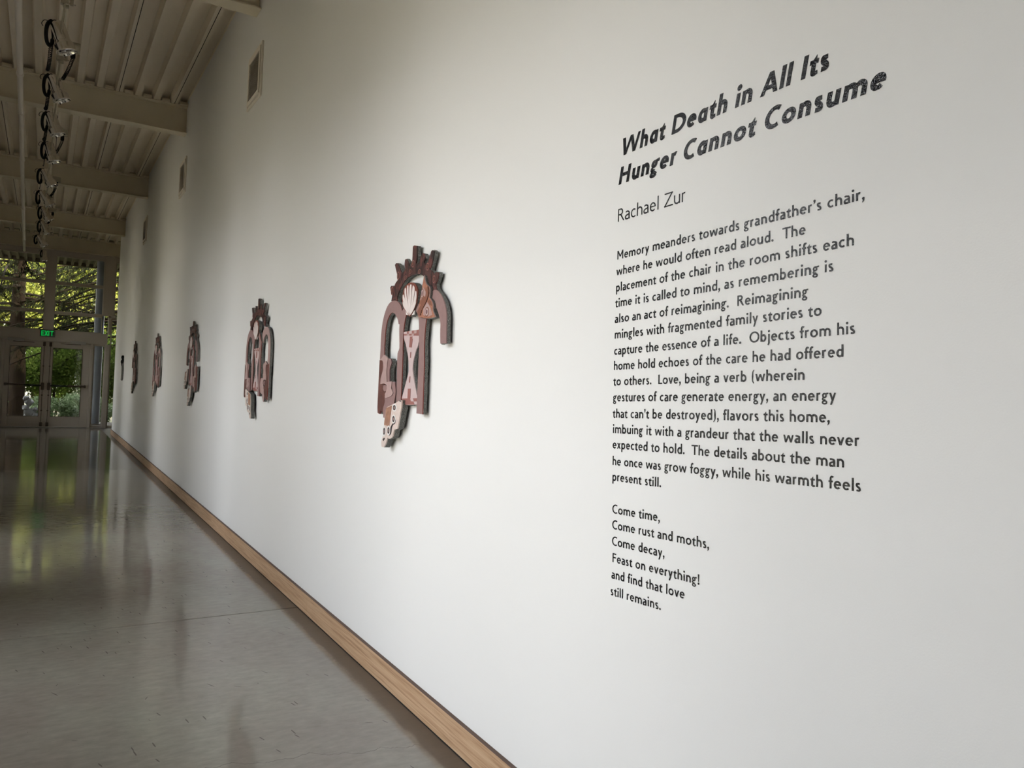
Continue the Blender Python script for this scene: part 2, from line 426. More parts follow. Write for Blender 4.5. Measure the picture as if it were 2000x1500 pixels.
while xs > XL-0.2:
    obj('deck_panel', deck_panel(xs, (YB, YF+0.12)), M['deck'], ceiling)
    obj('deck_panel', deck_panel(xs, (YF+0.125, 27.5)), M['deck_shaded'], ceiling)
    xs -= 0.6105
# dark recess behind the seams
b = MB(); b.box(XL-0.3, 3.2, YB, 27.45, ZD+0.105, ZD+0.125); struct('trim_9', b, M['gap'])
b = MB(); b.box(-3.9, -3.7, YF+0.3, 27.4, -0.3, ZD+0.1); b.box(3.1, 3.3, YF+0.3, 27.4, -0.3, ZD+0.1); struct('wall_porch_blocker', b, M['dark_paving'])  # unseen side walls added to keep sky light off the porch
# fascia of the outer roof edge
b = MB(); b.box(XL-0.35, 3.4, 27.5, 27.62, ZD-0.02, ZD+0.3); struct('trim_8', b, M['dark_metal'])
# steel beams
ords = {3: 'nearest ceiling beam, only its end showing at the top edge of the photo',
        4: 'second ceiling beam back, wide beige steel web crossing above the topmost vent on the wall',
        5: 'third ceiling beam back, beige steel, ending above the middle wall vent',
        6: 'fourth ceiling beam back, beige steel, ending above the small farthest wall vent',
        7: 'farthest beige steel ceiling beam, directly over the glazed door wall'}
by = [-5.80, -1.72, 2.36, 6.43, 10.24, 14.33, 18.60, 21.99]
for i, y in enumerate(by):
    e = empty('steel_beam', (XL, y+0.085, 4.41), ords.get(i, 'beige steel ceiling beam behind the camera, %s' % ('far back', 'middle', 'close overhead')[min(i, 2)]), 'beam', 'steel ceiling beams')
    xe = -0.001 if i < 7 else 3.0
    w = MB(); w.box(XL, xe, y+0.080, y+0.090, 4.424, 4.736); obj('web', w, M['beam'], e)
    w = MB(); w.bbox(XL, xe, y, y+0.17, 4.41, 4.424, 0.003); obj('bottom_flange', w, M['beam'], e)
    w = MB(); w.bbox(XL, xe, y, y+0.17, 4.736, 4.749, 0.003); obj('top_flange', w, M['beam'], e)
    w = MB(); xr_ = -0.158+0.2035*(0 if i < 7 else 15)
    while xr_ > XL+0.3:
        xm_ = xr_-0.10175; xr_ -= 0.2035
        w.bbox(xm_-0.050, xm_+0.050, y-0.012, y+0.165, 4.7495, 4.792, 0.010)
    w.bbox(-0.105, -0.002, y-0.012, y+0.165, 4.7495, 4.792, 0.010)
    obj('flute_closure', w, M['beam'], e, kind='stuff')
# baseboard: fir boards butted end to end
b = MB(); b.box(-0.0105, -0.0005, YB+0.01, YE, 0.0, 0.1165)
bb = struct('baseboard_right', b, M['wood_top'])
for y0, y1 in ((YB+0.01, 0.6), (0.6, 4.43), (4.43, 9.35), (9.35, 14.2), (14.2, YE)):
    m_ = MB(); m_.bbox(-0.0195, -0.0106, y0+0.0006, y1-0.0006, 0.003, 0.1160, 0.0014)
    obj('board', m_, M['wood'], bb)
m_ = MB(); m_.box(-0.0185, -0.0107, YB+0.02, YE-0.001, 0.1161, 0.1172); obj('top_edge', m_, M['wood_top'], bb)
# thin dark line under it
m_ = MB(); m_.box(-0.0215, -0.0196, YB+0.02, YE-0.001, 0.0003, 0.003); obj('shadow_gap', m_, M['gap'], bb)

# ------------------------------------------------------------------ glazed end wall
def rect_struct(name, boxes, m='frame'):
    b = MB()
    for q in boxes: b.bbox(*q, b=0.004)
    return struct(name, b, M[m])
Y0, Y1 = YF, YF+0.10
rect_struct('trim_1', [(-1.445, -1.235, Y0-0.01, Y1+0.06, 2.41, 4.41)])                 # central post
rect_struct('trim_2', [(-0.170, 0.085, Y0-0.02, Y1+0.06, 2.875, 4.41)])                   # broad right post
rect_struct('trim_3', [(-2.36, -0.03, Y0-0.015, Y1+0.06, 2.137, 2.412)])                  # head over the doors
rect_struct('trim_4', [(-0.062, 0.030, Y0, Y1, 0.0, 2.14), (-0.030, 0.035, Y0, Y1, 2.40, 2.88)])
rect_struct('trim_5', [(-2.36, -2.275, Y0-0.03, Y1, 0.0, 2.14), (-2.272, -2.215, Y0+0.01, Y1, 0.0, 2.137)])
rect_struct('trim_6', [(-0.405, -0.335, Y0, Y1, 0.0, 2.137)])
rect_struct('trim_7', [(XL, 3.0, Y0, Y1, 4.285, 4.405)])
rect_struct('trim_10', [(XL, 3.0, Y0+0.01, Y1+0.1, 0.0, 0.018)], 'closer')                 # threshold
rect_struct('trim_11', [(-0.03, 0.13, Y0, Y1, 2.83, 2.90)])
def window(n, x0, x1, z0, z1, bars=(), fr=0.045, vbars=()):
    f = MB()
    f.box(x0, x1, Y0+0.02, Y1-0.02, z0, z0+fr); f.box(x0, x1, Y0+0.02, Y1-0.02, z1-fr, z1)
    f.box(x0, x0+fr*0.6, Y0+0.02, Y1-0.02, z0+fr, z1-fr); f.box(x1-fr*0.6, x1, Y0+0.02, Y1-0.02, z0+fr, z1-fr)
    w = struct('window_%d' % n, f, M['frame'])
    for zb in bars:
        m_ = MB(); m_.bbox(x0+fr*0.6, x1-fr*0.6, Y0+0.005, Y1-0.01, zb-0.042, zb+0.042, 0.004); obj('transom_bar', m_, M['frame'], w)
    for xb in vbars:
        m_ = MB(); m_.bbox(xb-0.03, xb+0.03, Y0+0.003, Y1-0.01, z0+fr, z1-fr, 0.004); obj('mullion', m_, M['frame'], w)
    zz = [z0+fr] + [q for zb in bars for q in (zb-0.042, zb+0.042)] + [z1-fr]
    xx = [x0+fr*0.6] + [q for xb in vbars for q in (xb-0.03, xb+0.03)] + [x1-fr*0.6]
    for i in range(0, len(xx), 2):
        for k in range(0, len(zz), 2):
            m_ = MB(); m_.box(xx[i], xx[i+1], Y0+0.047, Y0+0.053, zz[k], zz[k+1]); obj('pane', m_, M['glass'], w)
    return w
window(1, XL, -1.4455, 2.413, 4.284, (2.875, 3.60), 0.02)
window(2, -1.2345, -0.1705, 2.413, 4.284, (2.862, 3.60), 0.02)
window(3, -0.333, -0.064, 0.02, 2.136, (), 0.045)
window(4, 0.032, 3.0, 0.02, 2.83, (), 0.045, (1.5,))
window(5, 0.087, 3.0, 2.902, 4.284, (3.60,), 0.03, (1.5,))
window(6, XL, -2.362, 0.02, 2.41, (), 0.045)
# double doors
def door(n, x0, x1, hinge_left):
    yd = Y0+0.025
    f = MB(); g0, g1 = 0.27, 1.985
    s = 0.105
    gx0, gx1 = (x0+s, x1-0.118) if hinge_left else (x0+0.118, x1-s-0.06)
    f.bbox(x0, gx0, yd, yd+0.045, 0.022, 2.130, 0.003); f.bbox(gx1, x1, yd, yd+0.045, 0.022, 2.130, 0.003)
    f.box(gx0, gx1, yd+0.001, yd+0.044, 0.022, g0); f.box(gx0, gx1, yd+0.001, yd+0.044, g1, 2.130)
    d = struct('door_%d' % n, f, M['frame'])
    m_ = MB(); m_.box(gx0, gx1, yd+0.020, yd+0.026, g0, g1); obj('pane', m_, M['glass'], d)
    m_ = MB()
    for q in ((gx0, gx0+0.012, g0, g1), (gx1-0.012, gx1, g0, g1), (gx0+0.012, gx1-0.012, g0, g0+0.012), (gx0+0.012, gx1-0.012, g1-0.012, g1)):
        m_.box(q[0], q[1], yd-0.004, yd+0.018, q[2], q[3])
    obj('glazing_bead', m_, M['dark_metal'], d)
    sg = 1 if hinge_left else -1
    xc = (x1-0.062) if hinge_left else (x0+0.062)         # latch stile centre
    m_ = MB(); m_.tube([(xc, yd-0.020, 0.09), (xc, yd-0.020, 2.06)], 0.0065, 8)
    for z in (0.42, 0.80, 1.52): m_.bbox(xc-0.018, xc+0.018, yd-0.030, yd, z-0.012, z+0.012, 0.003)
    obj('vertical_rod', m_, M['dark_metal'], d)
    for z0, z1 in ((0.03, 0.13), (2.01, 2.115)):
        m_ = MB(); m_.bbox(xc-0.028, xc+0.028, yd-0.038, yd, z0, z1, 0.005); obj('bolt_case', m_, M['dark_metal'], d)
    m_ = MB(); m_.bbox(xc-0.034, xc+0.034, yd-0.060, yd, 0.93, 1.11, 0.008); obj('latch_case', m_, M['dark_metal'], d)
    xh = x0+0.02 if hinge_left else x1-0.06                # hinge end of the bar
    xl = xc - sg*0.035
    xm = xh + (xl-xh)*0.52
    a, c = sorted((xh, xm)); m_ = MB(); m_.bbox(a, c, yd-0.055, yd-0.010, 1.018, 1.068, 0.006)
    a, c = sorted((xh, xh+sg*0.05)); m_.bbox(a, c, yd-0.065, yd, 1.010, 1.076, 0.006); bar = obj('panic_bar', m_, M['dark_metal'], d)
    a, c = sorted((xm, xl)); m_ = MB(); m_.bbox(a, c, yd-0.068, yd-0.012, 1.016, 1.060, 0.008); obj('push_pad', m_, M['black_bar'], bar)
    # closer on the head with its arm along the top rail
    cx0, cx1 = ((x0+0.05, x0+0.39) if hinge_left else (x1-0.44, x1-0.10))
    m_ = MB(); m_.bbox(cx0, cx1, Y0-0.085, Y0-0.016, 2.100, 2.178, 0.008); cl = obj('closer', m_, M['closer'], d)
    ax = cx0+0.13 if hinge_left else cx1-0.13
    bx = ax + sg*0.42
    m_ = MB(); m_.tube([(ax, Y0-0.05, 2.10), (ax, Y0-0.05, 2.085)], 0.016, 10); m_.bbox(min(ax, bx), max(ax, bx), Y0-0.058, Y0-0.036, 2.085, 2.097, 0.003)
    obj('closer_arm', m_, M['dark_metal'], cl)
    return d
door(1, -2.212, -1.339, True)
door(2, -1.331, -0.407, False)
rect_struct('trim_12', [(-2.228, -2.185, Y0+0.074, Y0+0.09, 0.019, 2.136), (-1.362, -1.308, Y0+0.074, Y0+0.09, 0.019, 2.136), (-0.435, -0.400, Y0+0.074, Y0+0.09, 0.019, 2.136), (-2.184, -1.363, Y0+0.074, Y0+0.09, 2.10, 2.136), (-1.307, -0.436, Y0+0.074, Y0+0.09, 2.10, 2.136), (-2.184, -1.363, Y0+0.074, Y0+0.09, 0.019, 0.05), (-1.307, -0.436, Y0+0.074, Y0+0.09, 0.019, 0.05)])   # door stops
# exit sign hung on the head beam
e = empty('exit_sign', (-1.345, Y0-0.05, 2.24), 'small green EXIT sign in a grey box above the double doors', 'sign')
m_ = MB(); m_.bbox(-1.505, -1.186, Y0-0.075, Y0-0.016, 2.243, 2.418, 0.006); obj('housing', m_, M['signbox'], e)
m_ = MB(); yy = Y0-0.0765
def bar2(x0, z0, x1, z1, w, mb=None, y=yy, t=0.0014):
    mb = mb or m_
    d = Vector((x1-x0, 0, z1-z0)).normalized(); n = Vector((-d.z, 0, d.x))*w/2
    p = [Vector((x0, y, z0))+n, Vector((x0, y, z0))-n, Vector((x1, y, z1))-n, Vector((x1, y, z1))+n]
    mb.add([q for q in p]+[q+Vector((0, t, 0)) for q in p], [(0,1,2,3),(7,6,5,4),(0,4,5,1),(1,5,6,2),(2,6,7,3),(3,7,4,0)])
zA, zB, w_ = 2.268, 2.392, 0.019
X = -1.470; bar2(X, zA, X, zB, w_)
for z in (zA+w_/2, (zA+zB)/2, zB-w_/2): bar2(X, z, X+0.050, z, w_)
X = -1.402; bar2(X, zA, X+0.056, zB, w_); bar2(X, zB, X+0.056, zA, w_)
X = -1.322; bar2(X, zA, X, zB, w_)
X = -1.290; bar2(X, zB-w_/2, X+0.068, zB-w_/2, w_); bar2(X+0.034, zA, X+0.034, zB-w_, w_)
obj('lettering', m_, M['green_led'], e)

# ================================================================== LETTERING
XH, CAP, ASC, DSC = 449.0, 682.0, 700.0, -225.0
def ribbon(pts, w):
    """variable width ribbon through pts -> list of quads; w scalar or list"""
    n = len(pts); ws = w if isinstance(w, (list, tuple)) else [w]*n
    L, R_ = [], []
    for i in range(n):
        a = pts[max(i-1, 0)]; b = pts[min(i+1, n-1)]
        dx, dy = b[0]-a[0], b[1]-a[1]; l = math.hypot(dx, dy) or 1
        nx, ny = -dy/l*ws[i]/2, dx/l*ws[i]/2
        L.append((pts[i][0]+nx, pts[i][1]+ny)); R_.append((pts[i][0]-nx, pts[i][1]-ny))
    return [[R_[i], R_[i+1], L[i+1], L[i]] for i in range(n-1)]
def spl(P, k=6):
    """Catmull-Rom through P"""
    out = []
    for i in range(len(P)-1):
        p0 = P[max(i-1, 0)]; p1 = P[i]; p2 = P[i+1]; p3 = P[min(i+2, len(P)-1)]
        for s in range(k):
            t = s/k
            out.append(tuple(0.5*((2*p1[j])+(-p0[j]+p2[j])*t+(2*p0[j]-5*p1[j]+4*p2[j]-p3[j])*t*t+(-p0[j]+3*p1[j]-3*p2[j]+p3[j])*t**3) for j in (0, 1)))
    out.append(P[-1]); return out
def arc(cx, cy, rx, ry, a0, a1, k=None):
    k = k or max(4, int(abs(a1-a0)/15))
    return [(cx+rx*math.cos(math.radians(a0+(a1-a0)*i/k)), cy+ry*math.sin(math.radians(a0+(a1-a0)*i/k))) for i in range(k+1)]
def lerp(a, b, n): return [a+(b-a)*i/(n-1) for i in range(n)]
def V(x, y0, y1, W): return [[(x-W/2, y0), (x+W/2, y0), (x+W/2, y1), (x-W/2, y1)]]
def H(x0, x1, y, T): return [[(x0, y-T/2), (x1, y-T/2), (x1, y+T/2), (x0, y+T/2)]]
def D(x0, y0, x1, y1, W): return [[(x0-W/2, y0), (x0+W/2, y0), (x1+W/2, y1), (x1-W/2, y1)]]
def dot(x, y, r): return [arc(x, y, r, r, 0, 337.5, 15)]
def glyph(c, W, italic=False):
    """polygons of a humanist sans letter; W stem width (em = 1000). returns (polys, advance)"""
    T = W*0.84; o = W/2; t = T/2; s = 50; ex = 0.35*(W-95)
    def stem_r(xr, W=W): return xr-s-W/2
    if c == ' ': return [], 270
    if c in 'nhmru':
        L = s+o
        if c in 'nh':
            A = 505+ex; R_ = A-s-o; c1 = (L+R_)/2; rx = (R_-L)/2; ry = 150
            top = XH+8-t
            P = V(L, 0, ASC if c == 'h' else XH, W)
            a = arc(c1, top-ry, rx, ry, 175, 0); P += ribbon(a, lerp(W*0.55, W, 5)+[W]*(len(a)-5) if len(a) > 5 else W)
            return P+V(R_, 0, top-ry+2, W), A
        if c == 'u':
            A = 500+ex; R_ = A-s-o; c1 = (L+R_)/2; rx = (R_-L)/2; ry = 150
            bot = -8+t
            a = arc(c1, bot+ry, rx, ry, 180, 355); P = ribbon(a, [W]*(len(a)-5)+lerp(W, W*0.55, 5))
            return P+V(L, bot+ry-2, XH, W)+V(R_, 0, XH, W), A
        if c == 'm':
            A = 775+1.6*ex; C_ = A/2; R_ = A-s-o; P = V(L, 0, XH, W); ry = 145; top = XH+8-t
            for a0, a1 in ((L, C_), (C_, R_)):
                a = arc((a0+a1)/2, top-ry, (a1-a0)/2, ry, 175, 0); P += ribbon(a, lerp(W*0.55, W, 5)+[W]*(len(a)-5)); P += V(a1, 0, top-ry+2, W)
            return P, A
        A = 345+ex; a = arc(L+118, XH-150+6-t+8, 118, 150, 175, 62); P = V(L, 0, XH, W)
        return P+ribbon(a, lerp(W*0.6, W*1.02, len(a))), A
    if c in 'bdpq' or (c == 'a' and italic):
        A = 505+ex; rx = (A-2*s-W)/2; ry = (XH+16)/2-t
        left = c in 'bp'; xs_ = s+o if left else A-s-o
        cx = s+o+rx+ (0 if not left else 0); cx = (xs_+rx) if left else (xs_-rx)
        cy = XH/2
        if left: a = arc(cx, cy, rx, ry, 165, -165)
        else: a = arc(cx, cy, rx, ry, 15, 345)
        n = len(a); ws = lerp(W*0.6, W, 5)+[W]*(n-10)+lerp(W, W*0.6, 5)
        y0 = {'b': 0, 'd': 0, 'p': DSC, 'q': DSC, 'a': 0}[c]; y1 = {'b': ASC, 'd': ASC, 'p': XH, 'q': XH, 'a': XH}[c]
        return ribbon(a, ws)+V(xs_, y0, y1, W), A
    if c == 'a':
        A = 435+ex; R_ = A-52-o
        top = spl([(70+o*0.4, 372), (115+o*0.4, 412), (185, XH+8-t), (R_-60, XH-t-14), (R_-8, XH-95), (R_, 270)]); n = len(top)
        P = ribbon(top, lerp(W*0.8, T*1.05, n//2)+lerp(T*1.05, W, n-n//2))+V(R_, 60, 275, W)
        P += D(R_+3, 62, R_+26+o*0.2, 0, W*0.9)[0:0]+[[(R_-o, 62), (R_+o, 62), (R_+o+30, 4), (R_-o+34, -4)]]
        bw = spl([(R_, 272), (R_-75, 250), (s+o+28, 205), (s+o-18, 128), (s+o+14, 38), (155+ex, -8+t+2), (R_-45, 36), (R_, 84)]); n = len(bw)
        return P+ribbon(bw, lerp(T*0.7, W, n//3)+[W]*(n-2*(n//3))+lerp(W, T*0.75, n//3)), A
    if c in 'oec':
        A = {'o': 545, 'e': 495, 'c': 435}[c]+ex
        rx = {'o': (545+ex)/2-38-o, 'e': 211+ex/2-o, 'c': 218+ex/2-o}[c]; ry = (XH+16)/2-t; cx = 38+o+rx; cy = XH/2
        if c == 'o':
            a = arc(cx, cy, rx, ry, 0, 360, 28); return ribbon(a, [T+(W-T)*abs(math.cos(2*PI*i/28)) for i in range(29)]), A
        if c == 'e':
            yb = cy+16; a0 = math.degrees(math.asin((yb-T*0.4-cy)/ry)); a = arc(cx, cy, rx, ry, a0, 318, 22)
            n = len(a); return ribbon(a, [T+(W-T)*abs(math.cos(math.radians(a0+(318-a0)*i/(n-1)))) for i in range(n)])+H(cx-rx, cx+rx+o*0.6, yb, T*0.82), A
        a = arc(cx, cy, rx, ry, 52, 312, 20); n = len(a)
        return ribbon(a, [T+(W-T)*abs(math.cos(math.radians(52+260*i/(n-1)))) for i in range(n)]), A
    if c in 'il|':
        A = 228+ex*0.8; x = A/2
        if c == 'i': return V(x, 0, XH, W)+dot(x, 622, W*0.62), A
        return V(x, 0, ASC, W), A
    if c == 'j':
        A = 232+ex*0.8; x = A/2+8
        a = spl([(x, -40), (x-4, -120), (x-38, -185), (x-80, -215)]); return V(x, -45, XH, W)+ribbon(a, lerp(W, W*0.75, len(a)))+dot(x, 622, W*0.62), A
    if c == 't':
        A = 335+ex; x = 92+o
        a = spl([(x, 130), (x+8, 60), (x+55, 8+t*0.3), (x+120, 2+t*0.6), (x+175, 28+t*0.4)])
        return V(x, 128, XH+2, W)+ribbon(a, lerp(W, T*0.85, len(a)))+H(30, A-28, XH-T/2, T)+[[(22, XH-T), (x+o, XH-T), (x+o, XH+118), (x+o-18, XH+118)]], A
    if c == 'f':
        A = 285+ex; x = 78+o
        a = spl([(x, 500), (x+6, 590), (x+50, 655), (x+110, ASC+5-t), (x+165, ASC-18-t)])
        return V(x, 0, 502, W)+ribbon(a, lerp(W, T, len(a)))+H(18, A-16, XH-T/2, T), A
    if c == 'g':
        A = 440+ex; ub = (190+ex/2, 300, 128+ex/2-o*0.6, 157-t)
        a = arc(*ub, 0, 360, 24); P = ribbon(a, [T*0.85+(W-T)*abs(math.cos(2*PI*i/24)) for i in range(25)])
        P += ribbon(spl([(ub[0]+70, 405-t*0.3), (ub[0]+130, 422-t*0.2), (A-12, 430-t*0.2)]), T*0.85)
        P += ribbon(spl([(ub[0]-55, 165+t*0.4), (ub[0]-100, 118), (ub[0]-85, 68), (ub[0]-10, 52), (ub[0]+70, 38)]), T*0.88)
        a = arc(ub[0]+12, -86, 152+ex/2-o*0.5, 132-t, 0, 360, 24)
        P += ribbon(a, [T*0.8+(W-T)*0.8*abs(math.cos(2*PI*i/24)) for i in range(25)]); return P, A
    if c == 's':
        A = 372+ex; x0, x1 = 48+o*0.6, A-48-o*0.6; xm = A/2
        a = spl([(x1-22, XH-34-t*0.3), (xm+34, XH+6-t), (xm-28, XH+4-t), (x0+24, XH-72), (x0+38, 268+t*0.3), (xm, 226), (x1-34, 182-t*0.3), (x1-14, 84), (xm+48, -4+t), (xm-14, -6+t), (x0+8, 40+t*0.3)])
        n = len(a); h = n//2; return ribbon(a, lerp(T, W*1.0, h)+lerp(W*1.0, T, n-h)), A
    if c == 'v': A = 450+ex*1.3; return D(24+o, XH, A/2, 0, W*1.02)+D(A/2, 0, A-24-o, XH, W*0.92), A
    if c == 'w':
        A = 715+ex*1.8; q = A/4; return D(22+o, XH, q+14, 0, W)+D(q+14, 0, A/2, XH-15, W*0.9)+D(A/2, XH-15, A-q-14, 0, W)+D(A-q-14, 0, A-22-o, XH, W*0.9), A
    if c == 'y': A = 448+ex*1.3; return D(24+o, XH, A/2+6, 10, W*1.02)+D(A/2-92, DSC, A-24-o, XH, W*0.95), A
    if c == 'x': A = 450+ex; return D(28+o, 0, A-40-o, XH, W*1.02)+D(A-28-o, 0, 36+o, XH, W*1.08), A
    if c == 'k': A = 480+ex; return V(s+o, 0, ASC, W)+D(s+W, 215, A-60-o, XH, W*1.1)+D(A-20-o, 0, s+W+40, 240, W*1.2), A
    if c in '.,':
        A = 220; x = 108; P = dot(x, W*0.6-4, W*0.64)
        if c == ',': P += [[(x-W*0.1, W*0.3), (x+W*0.62, W*0.55), (x+W*0.42, -W*0.45), (x-W*0.35, -W*1.35), (x-W*0.55, -W*1.2)]]
        return P, A
    if c == "'":
        A = 200; x = 100; y = CAP-W*0.5
        return dot(x, y, W*0.6)+[[(x-W*0.1, y-W*0.3), (x+W*0.58, y-W*0.05), (x+W*0.4, y-W*0.95), (x-W*0.35, y-W*1.7), (x-W*0.5, y-W*1.55)]], A
    if c == '!': return dot(140, W*0.6-4, W*0.66)+[[(140-W*0.3, 185), (140+W*0.3, 185), (140+W*0.58, CAP), (140-W*0.58, CAP)]], 280
    if c in '()':
        a = spl([(225, 720), (140, 600), (95+o*0.4, 400), (92+o*0.4, 240), (120, 40), (225, -130)])
        if c == ')': a = [(290-x, y) for x, y in a][::-1]
        n = len(a); return ribbon(a, lerp(T*0.5, W*0.95, n//2)+lerp(W*0.95, T*0.5, n-n//2)), 300
    # capitals
    if c == 'I': A = 262+ex; return V(A/2, 0, CAP, W), A
    if c == 'L': A = 480+ex; return V(78+o, 0, CAP, W)+H(78, A-22, t, T), A
    if c == 'F': A = 510+ex; return V(78+o, 0, CAP, W)+H(78, A-40, CAP-t, T)+H(78, A-72, 360, T), A
    if c == 'H': A = 730+ex; return V(78+o, 0, CAP, W)+V(A-78-o, 0, CAP, W)+H(78, A-78, 362, T), A
    if c == 'T': A = 585+ex; return V(A/2, 0, CAP, W)+H(14, A-14, CAP-t, T), A
    if c == 'D':
        A = 755+ex; a = arc(300, CAP/2, A-300-38-o, CAP/2-t, -90, 90, 16)
        return V(78+o, 0, CAP, W)+H(78, 302, CAP-t, T)+H(78, 302, t, T)+ribbon(a, [T+(W-T)*math.sin(PI*i/16) for i in range(17)]), A
    if c == 'O':
        A = 790+ex; a = arc(A/2, CAP/2, A/2-36-o, CAP/2+10-t, 0, 360, 36); return ribbon(a, [T+(W-T)*abs(math.cos(2*PI*i/36)) for i in range(37)]), A
    if c == 'C':
        A = 618+ex; a = arc(395, CAP/2, 357-o, CAP/2+10-t, 56, 304, 26); n = len(a)
        return ribbon(a, [T+(W-T)*abs(math.cos(math.radians(56+248*i/(n-1)))) for i in range(n)]), A
    if c == 'R':
        A = 605+ex; a = arc(285, CAP-178, 150-o*0.2+ex/2, 178-t, 90, -90, 14)
        return V(78+o, 0, CAP, W)+H(78, 287, CAP-t, T)+H(78, 287, CAP-356+t, T)+ribbon(a, [T+(W-T)*math.sin(PI*i/14) for i in range(15)])+D(A-25-o, 0, 285, CAP-350+t, W*1.15), A
    if c == 'A': A = 680+ex*1.2; return D(18+o, 0, A/2, CAP, W*1.02)+D(A/2, CAP, A-18-o, 0, W*1.05)+H(150, A-150, 210, T), A
    if c == 'M':
        A = 790+ex; return V(74+o, 0, CAP, W)+V(A-74-o, 0, CAP, W)+D(74+W*0.55, CAP, A/2, 190, W)+D(A/2, 190, A-74-W*0.55, CAP, W*0.92), A
    if c == 'W':
        A = 1040+ex*2; q = A/4; return D(18+o, CAP, q+10, 0, W*1.05)+D(q+10, 0, A/2, CAP, W*0.92)+D(A/2, CAP, A-q-10, 0, W*1.05)+D(A-q-10, 0, A-18-o, CAP, W*0.92), A
    if c == 'Z': A = 640+ex; return H(50, A-40, CAP-t, T)+H(26, A-26, t, T)+D(26+W*0.7, T*0.6, A-40-W*0.7, CAP-T*0.6, W*1.25), A
    raise ValueError(c)
KERN = {'Wh': -10, 'ra': -5, 'Ra': -10, 'Zu': -15, 'Th': -20, 'Lo': -25, 'ff': -14, 'rg': -8}
def layout(text, W, italic):
    x = 0; out_ = []
    for i, ch in enumerate(text):
        P, A = glyph(ch, W, italic)
        out_.append((ch, x, P)); x += A + KERN.get(text[i:i+2], 0)
    return out_, x
def set_line(root, text, y0, z0, y1, z1, size, W, italic=False, lb=52, per='word', rb=40):
    """line of vinyl letters on the wall: first glyph edge at (y0,z0), last at (y1,z1)"""
    G, tot = layout(text, W, italic)
    fu = size/1000
    L = math.hypot(y0-y1, z1-z0); ux = (y0-y1)/L; uz = (z1-z0)/L
    sk = 0.20 if italic else 0.0
    kx = L/((tot-lb-rb)*fu)
    groups = []; cur = []
    for g in G:
        if g[0] == ' ':
            if cur: groups.append(cur); cur = []
        elif per == 'letter': groups.append([g])
        else: cur.append(g)
    if cur: groups.append(cur)
    for grp in groups:
        mb = MB(); k = 0
        for ch, gx, P in grp:
            for poly in P:
                k += 1; pts = []
                for px, py in poly:
                    a = (gx+px-lb+py*sk)*fu*kx; h_ = py*fu
                    pts.append((-0.0005-0.000012*(k % 60), y0-a*ux+h_*uz, z0+a*uz+h_*ux))
                # orient towards the room (-x)
                A2 = sum(pts[i][1]*pts[(i+1) % len(pts)][2]-pts[(i+1) % len(pts)][1]*pts[i][2] for i in range(len(pts)))
                if A2 > 0: pts.reverse()
                mb.add(pts, [tuple(range(len(pts)))])
        obj(per, mb, M['vinyl'], root)
    return kx
e = empty('title_lettering', (0, 1.72, 2.03), 'large bold italic black title letters reading What Death in All Its Hunger Cannot Consume', 'lettering')
k1 = set_line(e, "What Death in All Its", 1.7204, 2.0563, 1.0382, 2.0785, 0.0735, 163, True, 40, 'letter')
k2 = set_line(e, "Hunger Cannot Consume", 1.7261, 1.9744, 0.9073, 1.9970, 0.0735, 163, True, 78, 'letter')
e = empty('name_lettering', (0, 1.72, 1.87), 'thin black artist name lettering between the bold title and the paragraph', 'lettering')
k3 = set_line(e, "Rachael Zur", 1.7219, 1.8664, 1.4494, 1.8747, 0.0545, 80, False, 78, 'letter')
e = empty('paragraph_lettering', (0, 1.715, 1.44), 'long black paragraph of wall text, beginning Memory meanders towards', 'lettering')
BODY = [("Memory meanders towards grandfather's chair,", 1.7182, 1.7565, 0.9408, 1.7808),
("where he would often read aloud.  The", 1.7175, 1.7106, 1.0789, 1.7312),
("placement of the chair in the room shifts each", 1.7168, 1.6638, 0.9607, 1.6906),
("time it is called to mind, as remembering is", 1.7166, 1.6187, 1.0065, 1.6430),
("also an act of reimagining.  Reimagining", 1.7155, 1.5735, 1.0666, 1.5946),
("mingles with fragmented family stories to", 1.7141, 1.5280, 1.0307, 1.5516),
("capture the essence of a life.  Objects from his", 1.7129, 1.4815, 0.9508, 1.5097),
("home hold echoes of the care he had offered", 1.7119, 1.4378, 0.9749, 1.4629),
("to others.  Love, being a verb (wherein", 1.7106, 1.3935, 1.0664, 1.4148),
("gestures of care generate energy, an energy", 1.7088, 1.3480, 0.9889, 1.3723),
("that can't be destroyed), flavors this home,", 1.7069, 1.3013, 1.0011, 1.3267),
("imbuing it with a grandeur that the walls never", 1.7045, 1.2573, 0.9318, 1.2831),
("expected to hold.  The details about the man", 1.7024, 1.2137, 0.9638, 1.2373),
("he once was grow foggy, while his warmth feels", 1.6998, 1.1665, 0.9248, 1.1932),
("present still.", 1.6974, 1.1220, 1.4971, 1.1286)]
for t_ in BODY: k3 = set_line(e, *t_, 0.0372, 119)
e = empty('verse_lettering', (0, 1.69, 0.9), 'short black six-line verse at the bottom, beginning Come time', 'lettering')
for t_ in [("Come time,", 1.6916, 1.0303, 1.4964, 1.0381), ("Come rust and moths,", 1.6892, 0.9861, 1.3204, 1.0015),
           ("Come decay,", 1.6871, 0.9402, 1.4736, 0.9490), ("Feast on everything!", 1.6836, 0.8934, 1.3462, 0.9079),
           ("and find that love", 1.6828, 0.8476, 1.3957, 0.8611), ("still remains.", 1.6840, 0.8000, 1.4791, 0.8110)]:
    set_line(e, *t_, 0.0372, 119)

